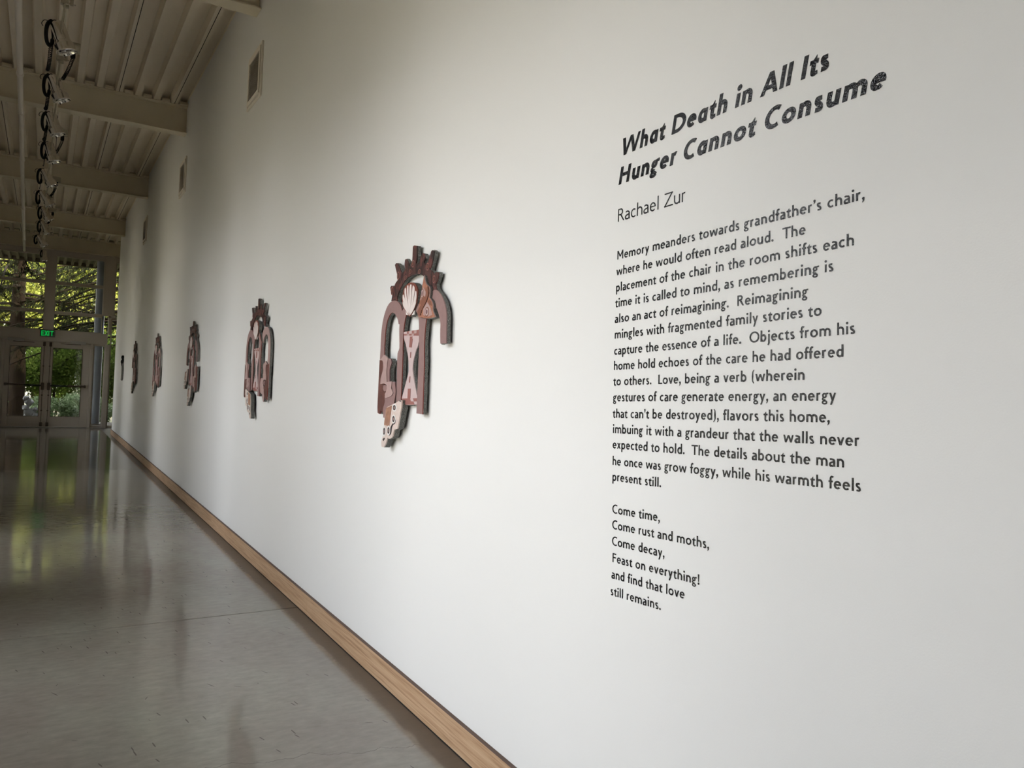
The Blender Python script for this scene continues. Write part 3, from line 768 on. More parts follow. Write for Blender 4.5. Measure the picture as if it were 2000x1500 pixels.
ART={'crown':[(-0.291,1.762),(-0.281,1.79),(-0.303,1.81),(-0.312,1.828),(-0.297,1.834),(-0.266,1.827),(-0.253,1.84),(-0.225,1.854),(-0.236,1.88),(-0.254,1.906),(-0.267,1.928),(-0.255,1.934),(-0.235,1.93),(-0.211,1.908),(-0.194,1.887),(-0.171,1.882),(-0.153,1.888),(-0.144,1.897),(-0.155,1.918),(-0.152,1.938),(-0.134,1.938),(-0.114,1.92),(-0.104,1.905),(-0.087,1.901),(-0.073,1.92),(-0.072,1.955),(-0.072,1.985),(-0.058,1.989),(-0.027,1.982),(-0.024,1.961),(-0.024,1.929),(-0.029,1.906),(-0.01,1.903),(0.007,1.912),(0.015,1.927),(0.029,1.943),(0.048,1.938),(0.058,1.918),(0.052,1.9),(0.076,1.888),(0.09,1.898),(0.106,1.915),(0.119,1.939),(0.133,1.942),(0.15,1.936),(0.137,1.899),(0.122,1.872),(0.112,1.863),(0.134,1.855),(0.155,1.84),(0.178,1.845),(0.198,1.841),(0.198,1.826),(0.189,1.808),(0.176,1.797),(0.181,1.781),(0.197,1.766),(0.154,1.768),(0.131,1.783),(0.103,1.804),(0.083,1.822),(0.066,1.835),(0.035,1.849),(-0.005,1.858),(-0.052,1.859),(-0.092,1.856),(-0.132,1.848),(-0.164,1.831),(-0.192,1.813),(-0.211,1.791),(-0.222,1.775),(-0.224,1.757)],
'left_arch':[(-0.395,1.545),(-0.395,1.61),(-0.384,1.667),(-0.363,1.708),(-0.334,1.74),(-0.295,1.758),(-0.251,1.761),(-0.206,1.75),(-0.174,1.731),(-0.157,1.708),(-0.163,1.688),(-0.178,1.669),(-0.182,1.648),(-0.19,1.649),(-0.206,1.674),(-0.235,1.696),(-0.267,1.707),(-0.297,1.7),(-0.326,1.674),(-0.341,1.639),(-0.346,1.586),(-0.348,1.544),(-0.343,1.507),(-0.332,1.37),(-0.322,1.242),(-0.352,1.248),(-0.365,1.233),(-0.387,1.234),(-0.392,1.257),(-0.394,1.369),(-0.397,1.5)],
'middle_arch':[(-0.168,1.539),(-0.179,1.624),(-0.174,1.675),(-0.152,1.708),(-0.111,1.732),(-0.063,1.741),(-0.015,1.738),(0.021,1.727),(0.046,1.707),(0.068,1.677),(0.104,1.655),(0.098,1.627),(0.094,1.589),(0.094,1.532),(0.101,1.476),(0.107,1.253),(0.047,1.254),(0.046,1.375),(0.044,1.51),(0.044,1.533),(0.035,1.598),(0.033,1.63),(0.022,1.67),(-0.003,1.694),(-0.036,1.708),(-0.068,1.707),(-0.103,1.691),(-0.12,1.662),(-0.13,1.622),(-0.131,1.538),(-0.128,1.514),(-0.125,1.373),(-0.126,1.303),(-0.176,1.285),(-0.182,1.408),(-0.186,1.515)],
'right_arch':[(0.151,1.767),(0.168,1.772),(0.197,1.767),(0.234,1.745),(0.264,1.715),(0.28,1.69),(0.291,1.662),(0.295,1.602),(0.299,1.546),(0.247,1.546),(0.241,1.589),(0.24,1.626),(0.233,1.647),(0.215,1.673),(0.193,1.696),(0.167,1.711),(0.137,1.719),(0.127,1.752)],
'shell':[(-0.052,1.674),(-0.091,1.7),(-0.122,1.719),(-0.137,1.741),(-0.138,1.768),(-0.13,1.794),(-0.112,1.812),(-0.08,1.821),(-0.048,1.823),(-0.012,1.816),(0.013,1.8),(0.025,1.78),(0.023,1.754),(0.017,1.729),(-0.004,1.704),(-0.025,1.686)],
'shell_foot':[(-0.1,1.703),(-0.067,1.702),(-0.031,1.699),(-0.007,1.698),(-0.008,1.681),(-0.025,1.679),(-0.052,1.678),(-0.094,1.685)],
'rib1':[(-0.052,1.678),(-0.092,1.704),(-0.117,1.722),(-0.128,1.738),(-0.128,1.747),(-0.102,1.724),(-0.075,1.702)],
'rib2':[(-0.057,1.685),(-0.102,1.721),(-0.128,1.753),(-0.134,1.774),(-0.124,1.777),(-0.101,1.751),(-0.073,1.716)],
'rib3':[(-0.055,1.688),(-0.096,1.744),(-0.113,1.786),(-0.112,1.802),(-0.101,1.805),(-0.089,1.77),(-0.065,1.722)],
'rib4':[(-0.053,1.688),(-0.071,1.742),(-0.086,1.79),(-0.086,1.813),(-0.073,1.813),(-0.065,1.768),(-0.051,1.714)],
'rib5':[(-0.051,1.688),(-0.059,1.748),(-0.06,1.801),(-0.054,1.815),(-0.039,1.813),(-0.036,1.766),(-0.04,1.713)],
'rib6':[(-0.049,1.684),(-0.034,1.733),(-0.03,1.785),(-0.025,1.809),(-0.008,1.799),(-0.004,1.776),(-0.019,1.731),(-0.031,1.699)],
'rib7':[(-0.05,1.679),(-0.021,1.722),(-0.005,1.753),(0.005,1.782),(0.016,1.777),(0.019,1.751),(0.006,1.723),(-0.019,1.699)],
'rib8':[(-0.047,1.677),(-0.005,1.711),(0.016,1.738),(0.017,1.729),(-0.0,1.707),(-0.022,1.689)],
'moth':[(0.092,1.839),(0.102,1.817),(0.122,1.796),(0.149,1.784),(0.155,1.762),(0.15,1.74),(0.173,1.726),(0.189,1.706),(0.191,1.684),(0.218,1.656),(0.159,1.653),(0.1,1.659),(0.058,1.666),(0.047,1.678),(0.049,1.697),(0.056,1.716),(0.062,1.744),(0.073,1.769),(0.081,1.803)],
'moth_body':[(0.141,1.788),(0.151,1.759),(0.139,1.735),(0.116,1.711),(0.092,1.694),(0.076,1.67),(0.057,1.671),(0.048,1.688),(0.072,1.708),(0.104,1.728),(0.123,1.752),(0.128,1.777)],
'moth_patch1':[(0.09,1.79),(0.114,1.768),(0.124,1.745),(0.097,1.726),(0.069,1.737),(0.077,1.769)],
'moth_patch2':[(0.133,1.723),(0.168,1.698),(0.189,1.666),(0.143,1.661),(0.102,1.671),(0.1,1.697),(0.12,1.711)],
'moth_dark1':[(0.094,1.754),(0.117,1.743),(0.093,1.723),(0.072,1.715),(0.064,1.728)],
'moth_dark2':[(0.154,1.73),(0.173,1.72),(0.182,1.703),(0.156,1.711),(0.14,1.725)],
'hourglass':[(-0.137,1.611),(0.034,1.614),(0.036,1.575),(0.018,1.537),(0.009,1.531),(-0.013,1.491),(-0.02,1.467),(-0.021,1.443),(0.004,1.388),(0.044,1.318),(0.047,1.292),(-0.081,1.287),(-0.122,1.307),(-0.123,1.315),(-0.077,1.401),(-0.059,1.443),(-0.077,1.502),(-0.112,1.562),(-0.127,1.578)],
'hg_band1':[(-0.137,1.611),(0.034,1.614),(0.035,1.587),(-0.134,1.595)],
'hg_chk1':[(-0.137,1.61),(-0.098,1.611),(-0.095,1.601),(-0.135,1.602)],
'hg_chk2':[(-0.075,1.611),(-0.045,1.612),(-0.044,1.6),(-0.074,1.6)],
'hg_chk3':[(-0.097,1.601),(-0.071,1.6),(-0.07,1.592),(-0.096,1.593)],
'hg_chk4':[(-0.021,1.612),(0.006,1.613),(0.007,1.599),(-0.02,1.599)],
'hg_chk5':[(-0.044,1.6),(-0.02,1.599),(-0.019,1.589),(-0.043,1.59)],
'hg_band2':[(-0.117,1.313),(0.042,1.319),(0.047,1.292),(-0.081,1.287),(-0.122,1.307)],
'hg_chk6':[(-0.029,1.316),(-0.0,1.317),(0.009,1.304),(-0.02,1.304)],
'hg_chk7':[(0.009,1.304),(0.04,1.305),(0.043,1.292),(0.02,1.291)],
'hg_slot1':[(-0.063,1.587),(-0.037,1.587),(-0.041,1.539),(-0.064,1.54)],
'hg_slot1b':[(-0.062,1.578),(-0.03,1.577),(-0.039,1.538),(-0.066,1.541)],
'hg_slot2':[(-0.051,1.519),(-0.042,1.519),(-0.043,1.494),(-0.053,1.494)],
'hg_slot3':[(-0.048,1.412),(-0.039,1.412),(-0.039,1.385),(-0.051,1.385)],
'hg_slot4':[(-0.059,1.358),(-0.03,1.359),(-0.029,1.316),(-0.06,1.315)],
'brown_panel':[(-0.392,1.489),(-0.341,1.487),(-0.325,1.47),(-0.321,1.437),(-0.331,1.4),(-0.318,1.37),(-0.304,1.338),(-0.298,1.305),(-0.302,1.279),(-0.312,1.26),(-0.322,1.243),(-0.352,1.249),(-0.365,1.233),(-0.388,1.237),(-0.393,1.265),(-0.393,1.362)],
'mauve_back':[(-0.28,1.494),(-0.247,1.491),(-0.239,1.473),(-0.258,1.444),(-0.252,1.388),(-0.189,1.385),(-0.176,1.337),(-0.191,1.283),(-0.213,1.277),(-0.258,1.268),(-0.269,1.24),(-0.285,1.218),(-0.309,1.219),(-0.316,1.26),(-0.299,1.29),(-0.304,1.319),(-0.218,1.322),(-0.2,1.336),(-0.233,1.372),(-0.277,1.385),(-0.295,1.426)],
'light_figure':[(-0.382,1.487),(-0.352,1.498),(-0.325,1.511),(-0.278,1.494),(-0.284,1.469),(-0.288,1.426),(-0.277,1.385),(-0.218,1.388),(-0.224,1.357),(-0.2,1.336),(-0.216,1.322),(-0.289,1.309),(-0.295,1.327),(-0.273,1.353),(-0.281,1.371),(-0.318,1.377),(-0.357,1.373),(-0.355,1.4),(-0.331,1.444),(-0.334,1.474),(-0.346,1.485)],
'knob':[(-0.322,1.368),(-0.294,1.371),(-0.276,1.36),(-0.281,1.342),(-0.309,1.341),(-0.327,1.352)],
'wing':[(-0.1,1.306),(-0.083,1.304),(-0.084,1.276),(-0.094,1.248),(-0.108,1.206),(-0.119,1.179),(-0.155,1.17),(-0.168,1.142),(-0.205,1.127),(-0.228,1.131),(-0.244,1.104),(-0.269,1.084),(-0.293,1.084),(-0.298,1.107),(-0.281,1.138),(-0.275,1.171),(-0.275,1.207),(-0.264,1.24),(-0.256,1.265),(-0.213,1.277),(-0.151,1.292)],
'wing_patch':[(-0.256,1.265),(-0.19,1.279),(-0.198,1.244),(-0.205,1.211),(-0.209,1.182),(-0.272,1.187)],
'wing_line1':[(-0.139,1.218),(-0.145,1.2),(-0.167,1.192),(-0.179,1.177),(-0.185,1.152),(-0.211,1.139),(-0.199,1.158),(-0.194,1.18),(-0.172,1.199),(-0.155,1.207)],
'wing_line2':[(-0.283,1.119),(-0.265,1.128),(-0.255,1.123),(-0.273,1.111)],
'wing_tip':[(-0.109,1.305),(-0.09,1.304),(-0.091,1.299),(-0.107,1.3)]}
EYES={'eye_w1':(-0.16,1.27,0.029,0.016),'eye_w2':(-0.164,1.219,0.025,0.018),'eye_w3':(-0.216,1.164,0.023,0.02),'eye_w4':(-0.267,1.157,0.02,0.022),'eye_m1':(0.084,1.762,0.013,0.015),'eye_m2':(0.138,1.681,0.022,0.014),'eye_c0':(-0.22,1.873,0.013,0.014),'eye_c1':(-0.135,1.855,0.013,0.007),'eye_c2':(-0.059,1.908,0.012,0.012),'eye_c3':(0.011,1.866,0.012,0.007),'eye_c4':(0.093,1.877,0.012,0.012),'eye_c5':(0.16,1.817,0.011,0.012),'eye_c6':(-0.283,1.808,0.014,0.014),'eye_c7':(-0.086,1.877,0.012,0.007)}

# ================================================================== WALL WORKS
def prep(poly):
    A2 = sum(poly[i][0]*poly[(i+1) % len(poly)][1]-poly[(i+1) % len(poly)][0]*poly[i][1] for i in range(len(poly)))
    return poly if A2 > 0 else poly[::-1]
def plate(root, name, poly, xf, th, front, edge='felt', lip=0.0045, lipm=None, y0=0.0, parent=None, jag=0.0):
    """solid board: painted front, thin painted lip, felt-faced core. poly in (u, z), u to the right"""
    P = prep(poly); n = len(P); mb = MB()
    C_ = [(-xf, y0-u, z) for u, z in P]
    Lp = [(-xf+lip, y0-u, z) for u, z in P]
    mb.add(C_, [tuple(range(n))], 0)
    mb.add(C_+Lp, [(i, n+i, n+(i+1) % n, (i+1) % n) for i in range(n)], 1)
    # core, slightly uneven felt edge
    cs = []; m_ = 0
    D_ = []
    for i in range(n):
        a = P[i]; b = P[(i+1) % n]; l = math.hypot(b[0]-a[0], b[1]-a[1]); k = max(1, int(l/0.012)) if jag else 1
        nx, nz = (b[1]-a[1])/(l or 1), -(b[0]-a[0])/(l or 1)
        for j in range(k):
            t = j/k; j_ = random.uniform(-0.2, 1.0)*jag
            D_.append((a[0]+(b[0]-a[0])*t+nx*j_, a[1]+(b[1]-a[1])*t+nz*j_))
    n2 = len(D_)
    F_ = [(-xf+lip+0.0002, y0-u, z) for u, z in D_]; B_ = [(-xf+th, y0-u, z) for u, z in D_]
    mb.add(F_+B_, [(i, n2+i, n2+(i+1) % n2, (i+1) % n2) for i in range(n2)]+[tuple(range(n2)), tuple(range(2*n2-1, n2-1, -1))], 2)
    return obj(name, mb, [M[front], M[lipm or front], M[edge]], parent or root)
def decal(root, name, poly, xf, front, y0, th=0.0007):
    P = prep(poly); n = len(P); mb = MB()
    C_ = [(-xf, y0-u, z) for u, z in P]; Lp = [(-xf+th, y0-u, z) for u, z in P]
    mb.add(C_, [tuple(range(n))]); mb.add(C_+Lp, [(i, n+i, n+(i+1) % n, (i+1) % n) for i in range(n)])
    return obj(name, mb, M[front], root)
def ell(cx, cz, rx, rz, k=18): return [(cx+rx*math.cos(2*PI*i/k), cz+rz*math.sin(2*PI*i/k)) for i in range(k)]
def soften(poly):
    """round the shallow corners of a traced outline, keep the sharp ones"""
    n = len(poly); P = [Vector(p) for p in poly]; sharp = []
    for i in range(n):
        a = P[i]-P[i-1]; b = P[(i+1) % n]-P[i]
        sharp.append(a.length < 1e-6 or b.length < 1e-6 or a.angle(b) > math.radians(58))
    out_ = []
    for i in range(n):
        p1, p2 = P[i], P[(i+1) % n]; p0 = P[i-1] if not sharp[i] else p1; p3 = P[(i+2) % n] if not sharp[(i+1) % n] else p2
        out_.append(tuple(p1)); l = (p2-p1).length
        if l > 0.012 and not (sharp[i] and sharp[(i+1) % n]):
            sc_ = min(1.0, l/max(1e-6, (p1-p0).length)) if not sharp[i] else 0; sd = min(1.0, l/max(1e-6, (p3-p2).length)) if not sharp[(i+1) % n] else 0
            m1 = (p2-p0)*0.5*max(0.3, sc_) if not sharp[i] else (p2-p1); m2 = (p3-p1)*0.5*max(0.3, sd) if not sharp[(i+1) % n] else (p2-p1)
            for t in (0.33, 0.66):
                q = p1*(2*t**3-3*t*t+1)+m1*(t**3-2*t*t+t)+p2*(-2*t**3+3*t*t)+m2*(t**3-t*t); out_.append(tuple(q))
    return out_
for _k in ('crown', 'left_arch', 'middle_arch', 'right_arch', 'shell', 'moth', 'moth_body', 'hourglass', 'mauve_back', 'light_figure', 'knob', 'wing', 'brown_panel', 'rib1', 'rib2', 'rib3', 'rib4', 'rib5', 'rib6', 'rib7', 'rib8', 'moth_patch1', 'moth_patch2', 'wing_line1'):
    ART[_k] = soften(ART[_k])
def tf(poly, mir=None, du=0, dz=0, s=1.0):
    q = [((2*mir-u) if mir is not None else u, z) for u, z in poly]
    return [(u*s+du, z+dz) for u, z in q]
BASE_X, TH = 0.032, 0.019
def build_art(y0, label, right='short', left='long', figL=True, figR=False, moth=False, wings=(), arcs='mauve', rmat='mauve'):
    r = empty('wall_sculpture', (0, y0, 1.54), label, 'sculpture', 'carved wall sculptures hung in a row')
    cr = plate(r, 'crown', ART['crown'], BASE_X-0.001, TH, 'crownp', y0=y0, jag=0.003)
    for i in range(8):
        x, z, a, b = EYES['eye_c%d' % i]
        decal(cr, 'eye', ell(x, z, a*1.1, b*1.4), BASE_X+0.0002, 'rose', y0)
        decal(cr, 'eye_ring', ell(x, z, a*0.75, b*0.95), BASE_X+0.0009, 'ink', y0)
        decal(cr, 'pupil', ell(x, z, a*0.45, b*0.6), BASE_X+0.0016, 'rust', y0)
    la = ART['left_arch'] if left == 'long' else [p for p in ART['left_arch'] if p[1] > 1.5]
    plate(r, 'arch_panel', la, BASE_X, TH, arcs, lipm='rededge', y0=y0, jag=0.003)
    plate(r, 'arch_panel', ART['middle_arch'], BASE_X+0.0005, TH, arcs, lipm='rededge', y0=y0, jag=0.003)
    MC = -0.022
    if right == 'short': plate(r, 'arch_panel', ART['right_arch'], BASE_X, TH, rmat, y0=y0, jag=0.003)
    else: plate(r, 'arch_panel', tf(ART['left_arch'], MC), BASE_X, TH, rmat, y0=y0, jag=0.003)
    plate(r, 'shell_foot', ART['shell_foot'], BASE_X+0.0070, 0.006, 'white', y0=y0)
    sh = plate(r, 'shell', ART['shell'], BASE_X+0.010, 0.026, 'shellred', y0=y0, jag=0.002)
    for k in range(1, 9): decal(sh, 'shell_rib', ART['rib%d' % k], BASE_X+0.0112+0.0001*k, 'shellwhite', y0, 0.0012)
    hg = plate(r, 'hourglass_panel', ART['hourglass'], BASE_X-0.003, TH-0.003, 'pink', y0=y0, jag=0.003)
    f = BASE_X-0.0023
    for nm in ('hg_band1', 'hg_band2'): decal(hg, 'checker_band', ART[nm], f, 'rose', y0)
    for k in range(1, 8): decal(hg, 'checker', ART['hg_chk%d' % k], f+0.0007, 'pink' if k < 3 or k > 5 else 'mauve_pale', y0)
    for k, nm in enumerate(('hg_slot1', 'hg_slot2', 'hg_slot3', 'hg_slot4', 'hg_slot1b')): decal(hg, 'stripe', ART[nm], f+0.0002+0.00012*k, 'rose', y0)
    def fig(mir, du, c1, c2, c3):
        plate(r, 'figure_panel', tf(ART['mauve_back'], mir, du), BASE_X+0.0055, 0.0235, c2, lipm='mauve_dark', y0=y0, jag=0.002)
        plate(r, 'figure_panel', tf(ART['brown_panel'], mir, du), BASE_X+0.0035, 0.020, c1, lipm='rededge', y0=y0)
        lf = plate(r, 'figure_panel', tf(ART['light_figure'], mir, du), BASE_X+0.0085, 0.008, c3, y0=y0)
        decal(lf, 'knob', tf(ART['knob'], mir, du), BASE_X+0.0065, 'mauve', y0)
    if figL: fig(None, 0, 'brown', 'mauve', 'mauve_pale')
    if figR: fig(MC, 0, 'brown', 'mauve_pale', 'mauve_pale')
    for du, dz, mir in wings:
        w = plate(r, 'wing', tf(ART['wing'], mir, du, dz), BASE_X+0.014, 0.031, 'cream', edge='felt', lip=0.006, lipm='cream', y0=y0, jag=0.002)
        f = BASE_X+0.0147
        decal(w, 'wing_patch', tf(ART['wing_patch'], mir, du, dz), f, 'tan', y0)
        for nm in ('wing_line1', 'wing_line2', 'wing_tip'): decal(w, 'wing_line', tf(ART[nm], mir, du, dz), f+0.0002, 'ink', y0)
        for k in range(1, 5):
            x, z, a, b = EYES['eye_w%d' % k]
            q = tf([(x, z)], mir, du, dz)[0]
            decal(w, 'wing_spot', ell(q[0], q[1], a*0.9, b*1.15), f+0.0004, 'white', y0)
            decal(w, 'wing_spot_ring', ell(q[0], q[1], a*0.52, b*0.75), f+0.0011, 'ink', y0)
            decal(w, 'wing_spot_centre', ell(q[0]+0.001, q[1], a*0.22, b*0.38), f+0.0018, 'mauve_pale', y0)
    if moth:
        m_ = plate(r, 'moth', ART['moth'], BASE_X+0.014, 0.030, 'orange', lipm='pink', y0=y0, jag=0.002)
        f = BASE_X+0.0147
        for nm in ('moth_patch1', 'moth_patch2'): decal(m_, 'moth_patch', ART[nm], f, 'mauve_pale', y0)
        for nm in ('moth_dark1', 'moth_dark2'): decal(m_, 'moth_mark', ART[nm], f+0.0002, 'rust', y0)
        plate(r, 'moth_body', ART['moth_body'], BASE_X+0.018, 0.004, 'rust', y0=y0, parent=m_, lip=0.002)
        for k in (1, 2):
            x, z, a, b = EYES['eye_m%d' % k]
            decal(m_, 'moth_spot', ell(x, z, a*0.9, b*1.5), f+0.0005, 'rust', y0)
            decal(m_, 'moth_spot_ring', ell(x, z, a*0.65, b*1.1), f+0.0012, 'pink', y0)
            decal(m_, 'moth_spot_centre', ell(x, z, a*0.35, b*0.7), f+0.0019, 'mauve_dark', y0)
    # hidden hanging cleats that hold the boards off the wall
    c = MB()
    for u, z in ((-0.375, 1.56), (-0.059, 1.905), (0.08, 1.44), (-0.178, 1.46)): c.box(-BASE_X+TH+0.0005, -0.0004, y0-u-0.008, y0-u+0.008, z-0.02, z+0.02)
    obj('cleat', c, M['felt'], r)
    return r
build_art(3.03, 'nearest wall sculpture, with a rust moth on its shoulder and a short hooked right arch', 'short', 'long', True, False, True, [(0, 0, None)])
build_art(5.87, 'second wall sculpture from the lettering, two full arches with a paler right leg', 'long', 'long', True, True, False, [(-0.02, -0.005, -0.18)], rmat='mauve_pale')
build_art(8.83, 'middle of the five wall sculptures, short right hook above a brown block', 'short', 'short', False, True, False, [(-0.10, 0.16, None), (0.16, -0.02, None)])
build_art(11.86, 'fourth wall sculpture from the lettering, slim, under the farther end of the wall', 'long', 'long', True, True, False, [(0.02, 0.0, None)], rmat='mauve_pale')
build_art(15.0, 'smallest reddish wall sculpture, farthest from the camera, left leg cut short', 'long', 'short', False, True, False, [(0.10, -0.03, None)])
# thin dark piece nearest the wall's far end
e = empty('wall_ornament', (0, 17.5, 1.5), 'small thin dark curved ornament, last thing on the wall before the doors', 'ornament')
m_ = MB(); m_.tube([(-0.02, 17.5-u, z) for u, z in spl([(-0.03, 1.60), (0.03, 1.55), (0.07, 1.48), (0.06, 1.38), (0.02, 1.31), (-0.02, 1.28)], 5)], 0.022, 8); obj('rod', m_, M['felt'], e)
m_ = MB(); m_.tube([(-0.02, 17.5-u, z) for u, z in spl([(0.02, 1.76), (-0.01, 1.72), (0.03, 1.68), (-0.03, 1.65), (-0.06, 1.61), (-0.03, 1.58)], 5)], [0.03]*6+[0.022]*6+[0.035]*6+[0.028]*8, 8); obj('head', m_, M['rubber'], e)

# ================================================================== WALL VENTS
for y0, lab in ((6.52, 'largest and nearest louvred vent, high on the wall'), (10.35, 'middle louvred vent high on the wall'), (14.50, 'smallest, farthest louvred vent high on the wall, nearest the doors')):
    e = empty('wall_vent', (0, y0, 3.87), lab, 'vent', 'air vents high on the wall')
    a, b_, z0, z1 = y0-0.235, y0+0.235, 3.655, 4.10
    m_ = MB()
    def ring(m_, a, b_, z0, z1, w, x0, x1):
        m_.bbox(x0, x1, a, b_, z0, z0+w, 0.002); m_.bbox(x0, x1, a, b_, z1-w, z1, 0.002)
        m_.bbox(x0, x1, a, a+w, z0+w, z1-w, 0.002); m_.bbox(x0, x1, b_-w, b_, z0+w, z1-w, 0.002)
    ring(m_, a, b_, z0, z1, 0.022, -0.016, -0.0005); obj('outer_frame', m_, M['pipe'], e)
    m_ = MB(); ring(m_, a+0.030, b_-0.030, z0+0.030, z1-0.030, 0.034, -0.024, -0.0005); obj('inner_frame', m_, M['pipe'], e)
    m_ = MB(); m_.box(-0.003, -0.0006, a+0.064, b_-0.064, z0+0.064, z1-0.064); obj('backing', m_, M['gap'], e)
    m_ = MB(); n = 18
    for k in range(n):
        z = z0+0.070+(z1-z0-0.140)*k/(n-1)
        m_.add([(-0.020, a+0.064, z-0.004), (-0.020, b_-0.064, z-0.004), (-0.006, b_-0.064, z+0.005), (-0.006, a+0.064, z+0.005),
                (-0.020, a+0.064, z-0.0015), (-0.020, b_-0.064, z-0.0015), (-0.006, b_-0.064, z+0.0075), (-0.006, a+0.064, z+0.0075)],
               [(0,1,2,3),(7,6,5,4),(0,4,5,1),(1,5,6,2),(2,6,7,3),(3,7,4,0)])
    obj('louvres', m_, M['pipe'], e, kind='stuff')

# ================================================================== CEILING SERVICES
def pipe_x(y): return -1.69-0.0152*(y-7.2)
e = empty('ceiling_pipe', (pipe_x(7), 7, 4.30), 'long thin beige pipe running under the beams at the far left', 'pipe')
m_ = MB(); m_.tube([(pipe_x(y), y, 4.30) for y in (-6.9, 0, 7, 15, 22.05)], 0.026, 12); obj('tube', m_, M['pipe'], e)
for y in (3.6, 9.0, 12.6, 16.4, 20.2):
    m_ = MB(); d = Vector((-0.0152, 1, 0)).normalized()
    m_.lathe([(0.028, -0.035), (0.034, -0.030), (0.034, 0.030), (0.028, 0.035)], (pipe_x(y), y, 4.30), d, 14); obj('coupling', m_, M['pipe'], e)
for y in by[3:7]:
    y += 0.085
    m_ = MB(); x = pipe_x(y); m_.tube([(x, y, 4.335), (x, y, 4.409)], 0.005, 6)
    m_.tube([(x+0.032*math.cos(t), y, 4.30+0.032*math.sin(t)) for t in np.linspace(0, 2*PI, 16)[:-1]], 0.004, 5, closed=True); obj('hanger', m_, M['pipe'], e)
# suspended rail for the lamps
def rail_x(y): return -1.375-0.0102*(y-7.0)
e = empty('lighting_rail', (rail_x(7), 7, 4.33), 'beige rail under the ceiling beams that carries the row of lamps', 'rail')
m_ = MB()
for y0, y1 in ((-2.0, 22.0),):
    xa, xb = rail_x(y0), rail_x(y1); w = 0.021
    for z0, z1, a, b in ((4.310, 4.314, -w, w), (4.314, 4.350, -w, -w+0.003), (4.314, 4.350, w-0.003, w)):
        m_.add([(xa+a, y0, z0), (xa+b, y0, z0), (xb+b, y1, z0), (xb+a, y1, z0), (xa+a, y0, z1), (xa+b, y0, z1), (xb+b, y1, z1), (xb+a, y1, z1)],
               [(0,3,2,1),(4,5,6,7),(0,1,5,4),(1,2,6,5),(2,3,7,6),(3,0,4,7)])
obj('channel', m_, M['beam'], e)
for y in by[2:]:
    y += 0.085; x = rail_x(y)
    m_ = MB(); m_.bbox(x-0.03, x+0.03, y-0.03, y+0.03, 4.352, 4.4095, 0.003); obj('beam_clamp', m_, M['beam'], e)
def small_coil(p0, p1, r, pitch, wr, sides=4, seg=8):
    a = Vector(p0); b = Vector(p1); L = (b-a).length; t = (b-a).normalized()
    u = t.cross(Vector((0, 0, 1))).normalized() if abs(t.z) < 0.9 else Vector((1, 0, 0)); w = t.cross(u)
    n = max(2, int(L/pitch)); pts = []
    for i in range(n*seg+1):
        f = i/(n*seg); an = 2*PI*i/seg
        sag = -0.05*math.sin(PI*f)*L
        pts.append(a+(b-a)*f+u*math.cos(an)*r+w*math.sin(an)*r+Vector((0, 0, sag)))
    return pts
for y in (8.0, 10.9, 13.6, 16.2):
    x = rail_x(y)+0.095
    m_ = MB(); m_.bbox(x-0.055, x+0.055, y-0.05, y+0.05, 4.275, 4.345, 0.006); m_.bbox(x-0.10, x-0.052, y-0.02, y+0.02, 4.30, 4.33, 0.004); bx = obj('outlet_box', m_, M['plug'], e)
    m_ = MB(); m_.bbox(x-0.02, x+0.02, y-0.02, y+0.02, 4.215, 4.274, 0.006); obj('plug', m_, M['rubber'], bx)
    m_ = MB(); m_.tube(small_coil((x, y, 4.21), (x-0.07, y+0.35, 4.12), 0.013, 0.02, 0.003), 0.0032, 4, caps=False); obj('cord', m_, M['rubber'], bx)
# row of chrome can spotlights
SP = [(5.70, .36, .02, -1.345), (7.00, .36, .02, -1.358), (8.27, .38, .00, -1.369), (9.48, .36, .02, -1.386), (10.73, .30, .05, -1.408), (12.11, .52, .0, -1.413),
      (13.53, .62, -.05, -1.423), (14.90, .46, .0, -1.429), (16.28, .50, .0, -1.438), (17.98, .58, .0, -1.49), (20.3, .05, .05, -1.50)]
SPL = ['chrome spotlight overhead, just cut off by the top edge of the photo', 'largest complete chrome spotlight in the row, nearest the camera, above the first coiled cord',
       'second complete chrome spotlight in the row, in front of the wide beam', 'third complete chrome spotlight down the row, just past the wide beam',
       'fourth chrome spotlight down the row, with a bright highlight and a beige outlet box', 'fifth chrome spotlight down the row, behind a hanging black cable loop',
       'sixth chrome spotlight down the row, seen side-on', 'seventh chrome spotlight down the row, between two black cable loops', 'eighth chrome spotlight down the row, bright narrow body',
       'ninth chrome spotlight down the row, above the last small cable loop', 'last and farthest spotlight, hanging straight down against the end windows']
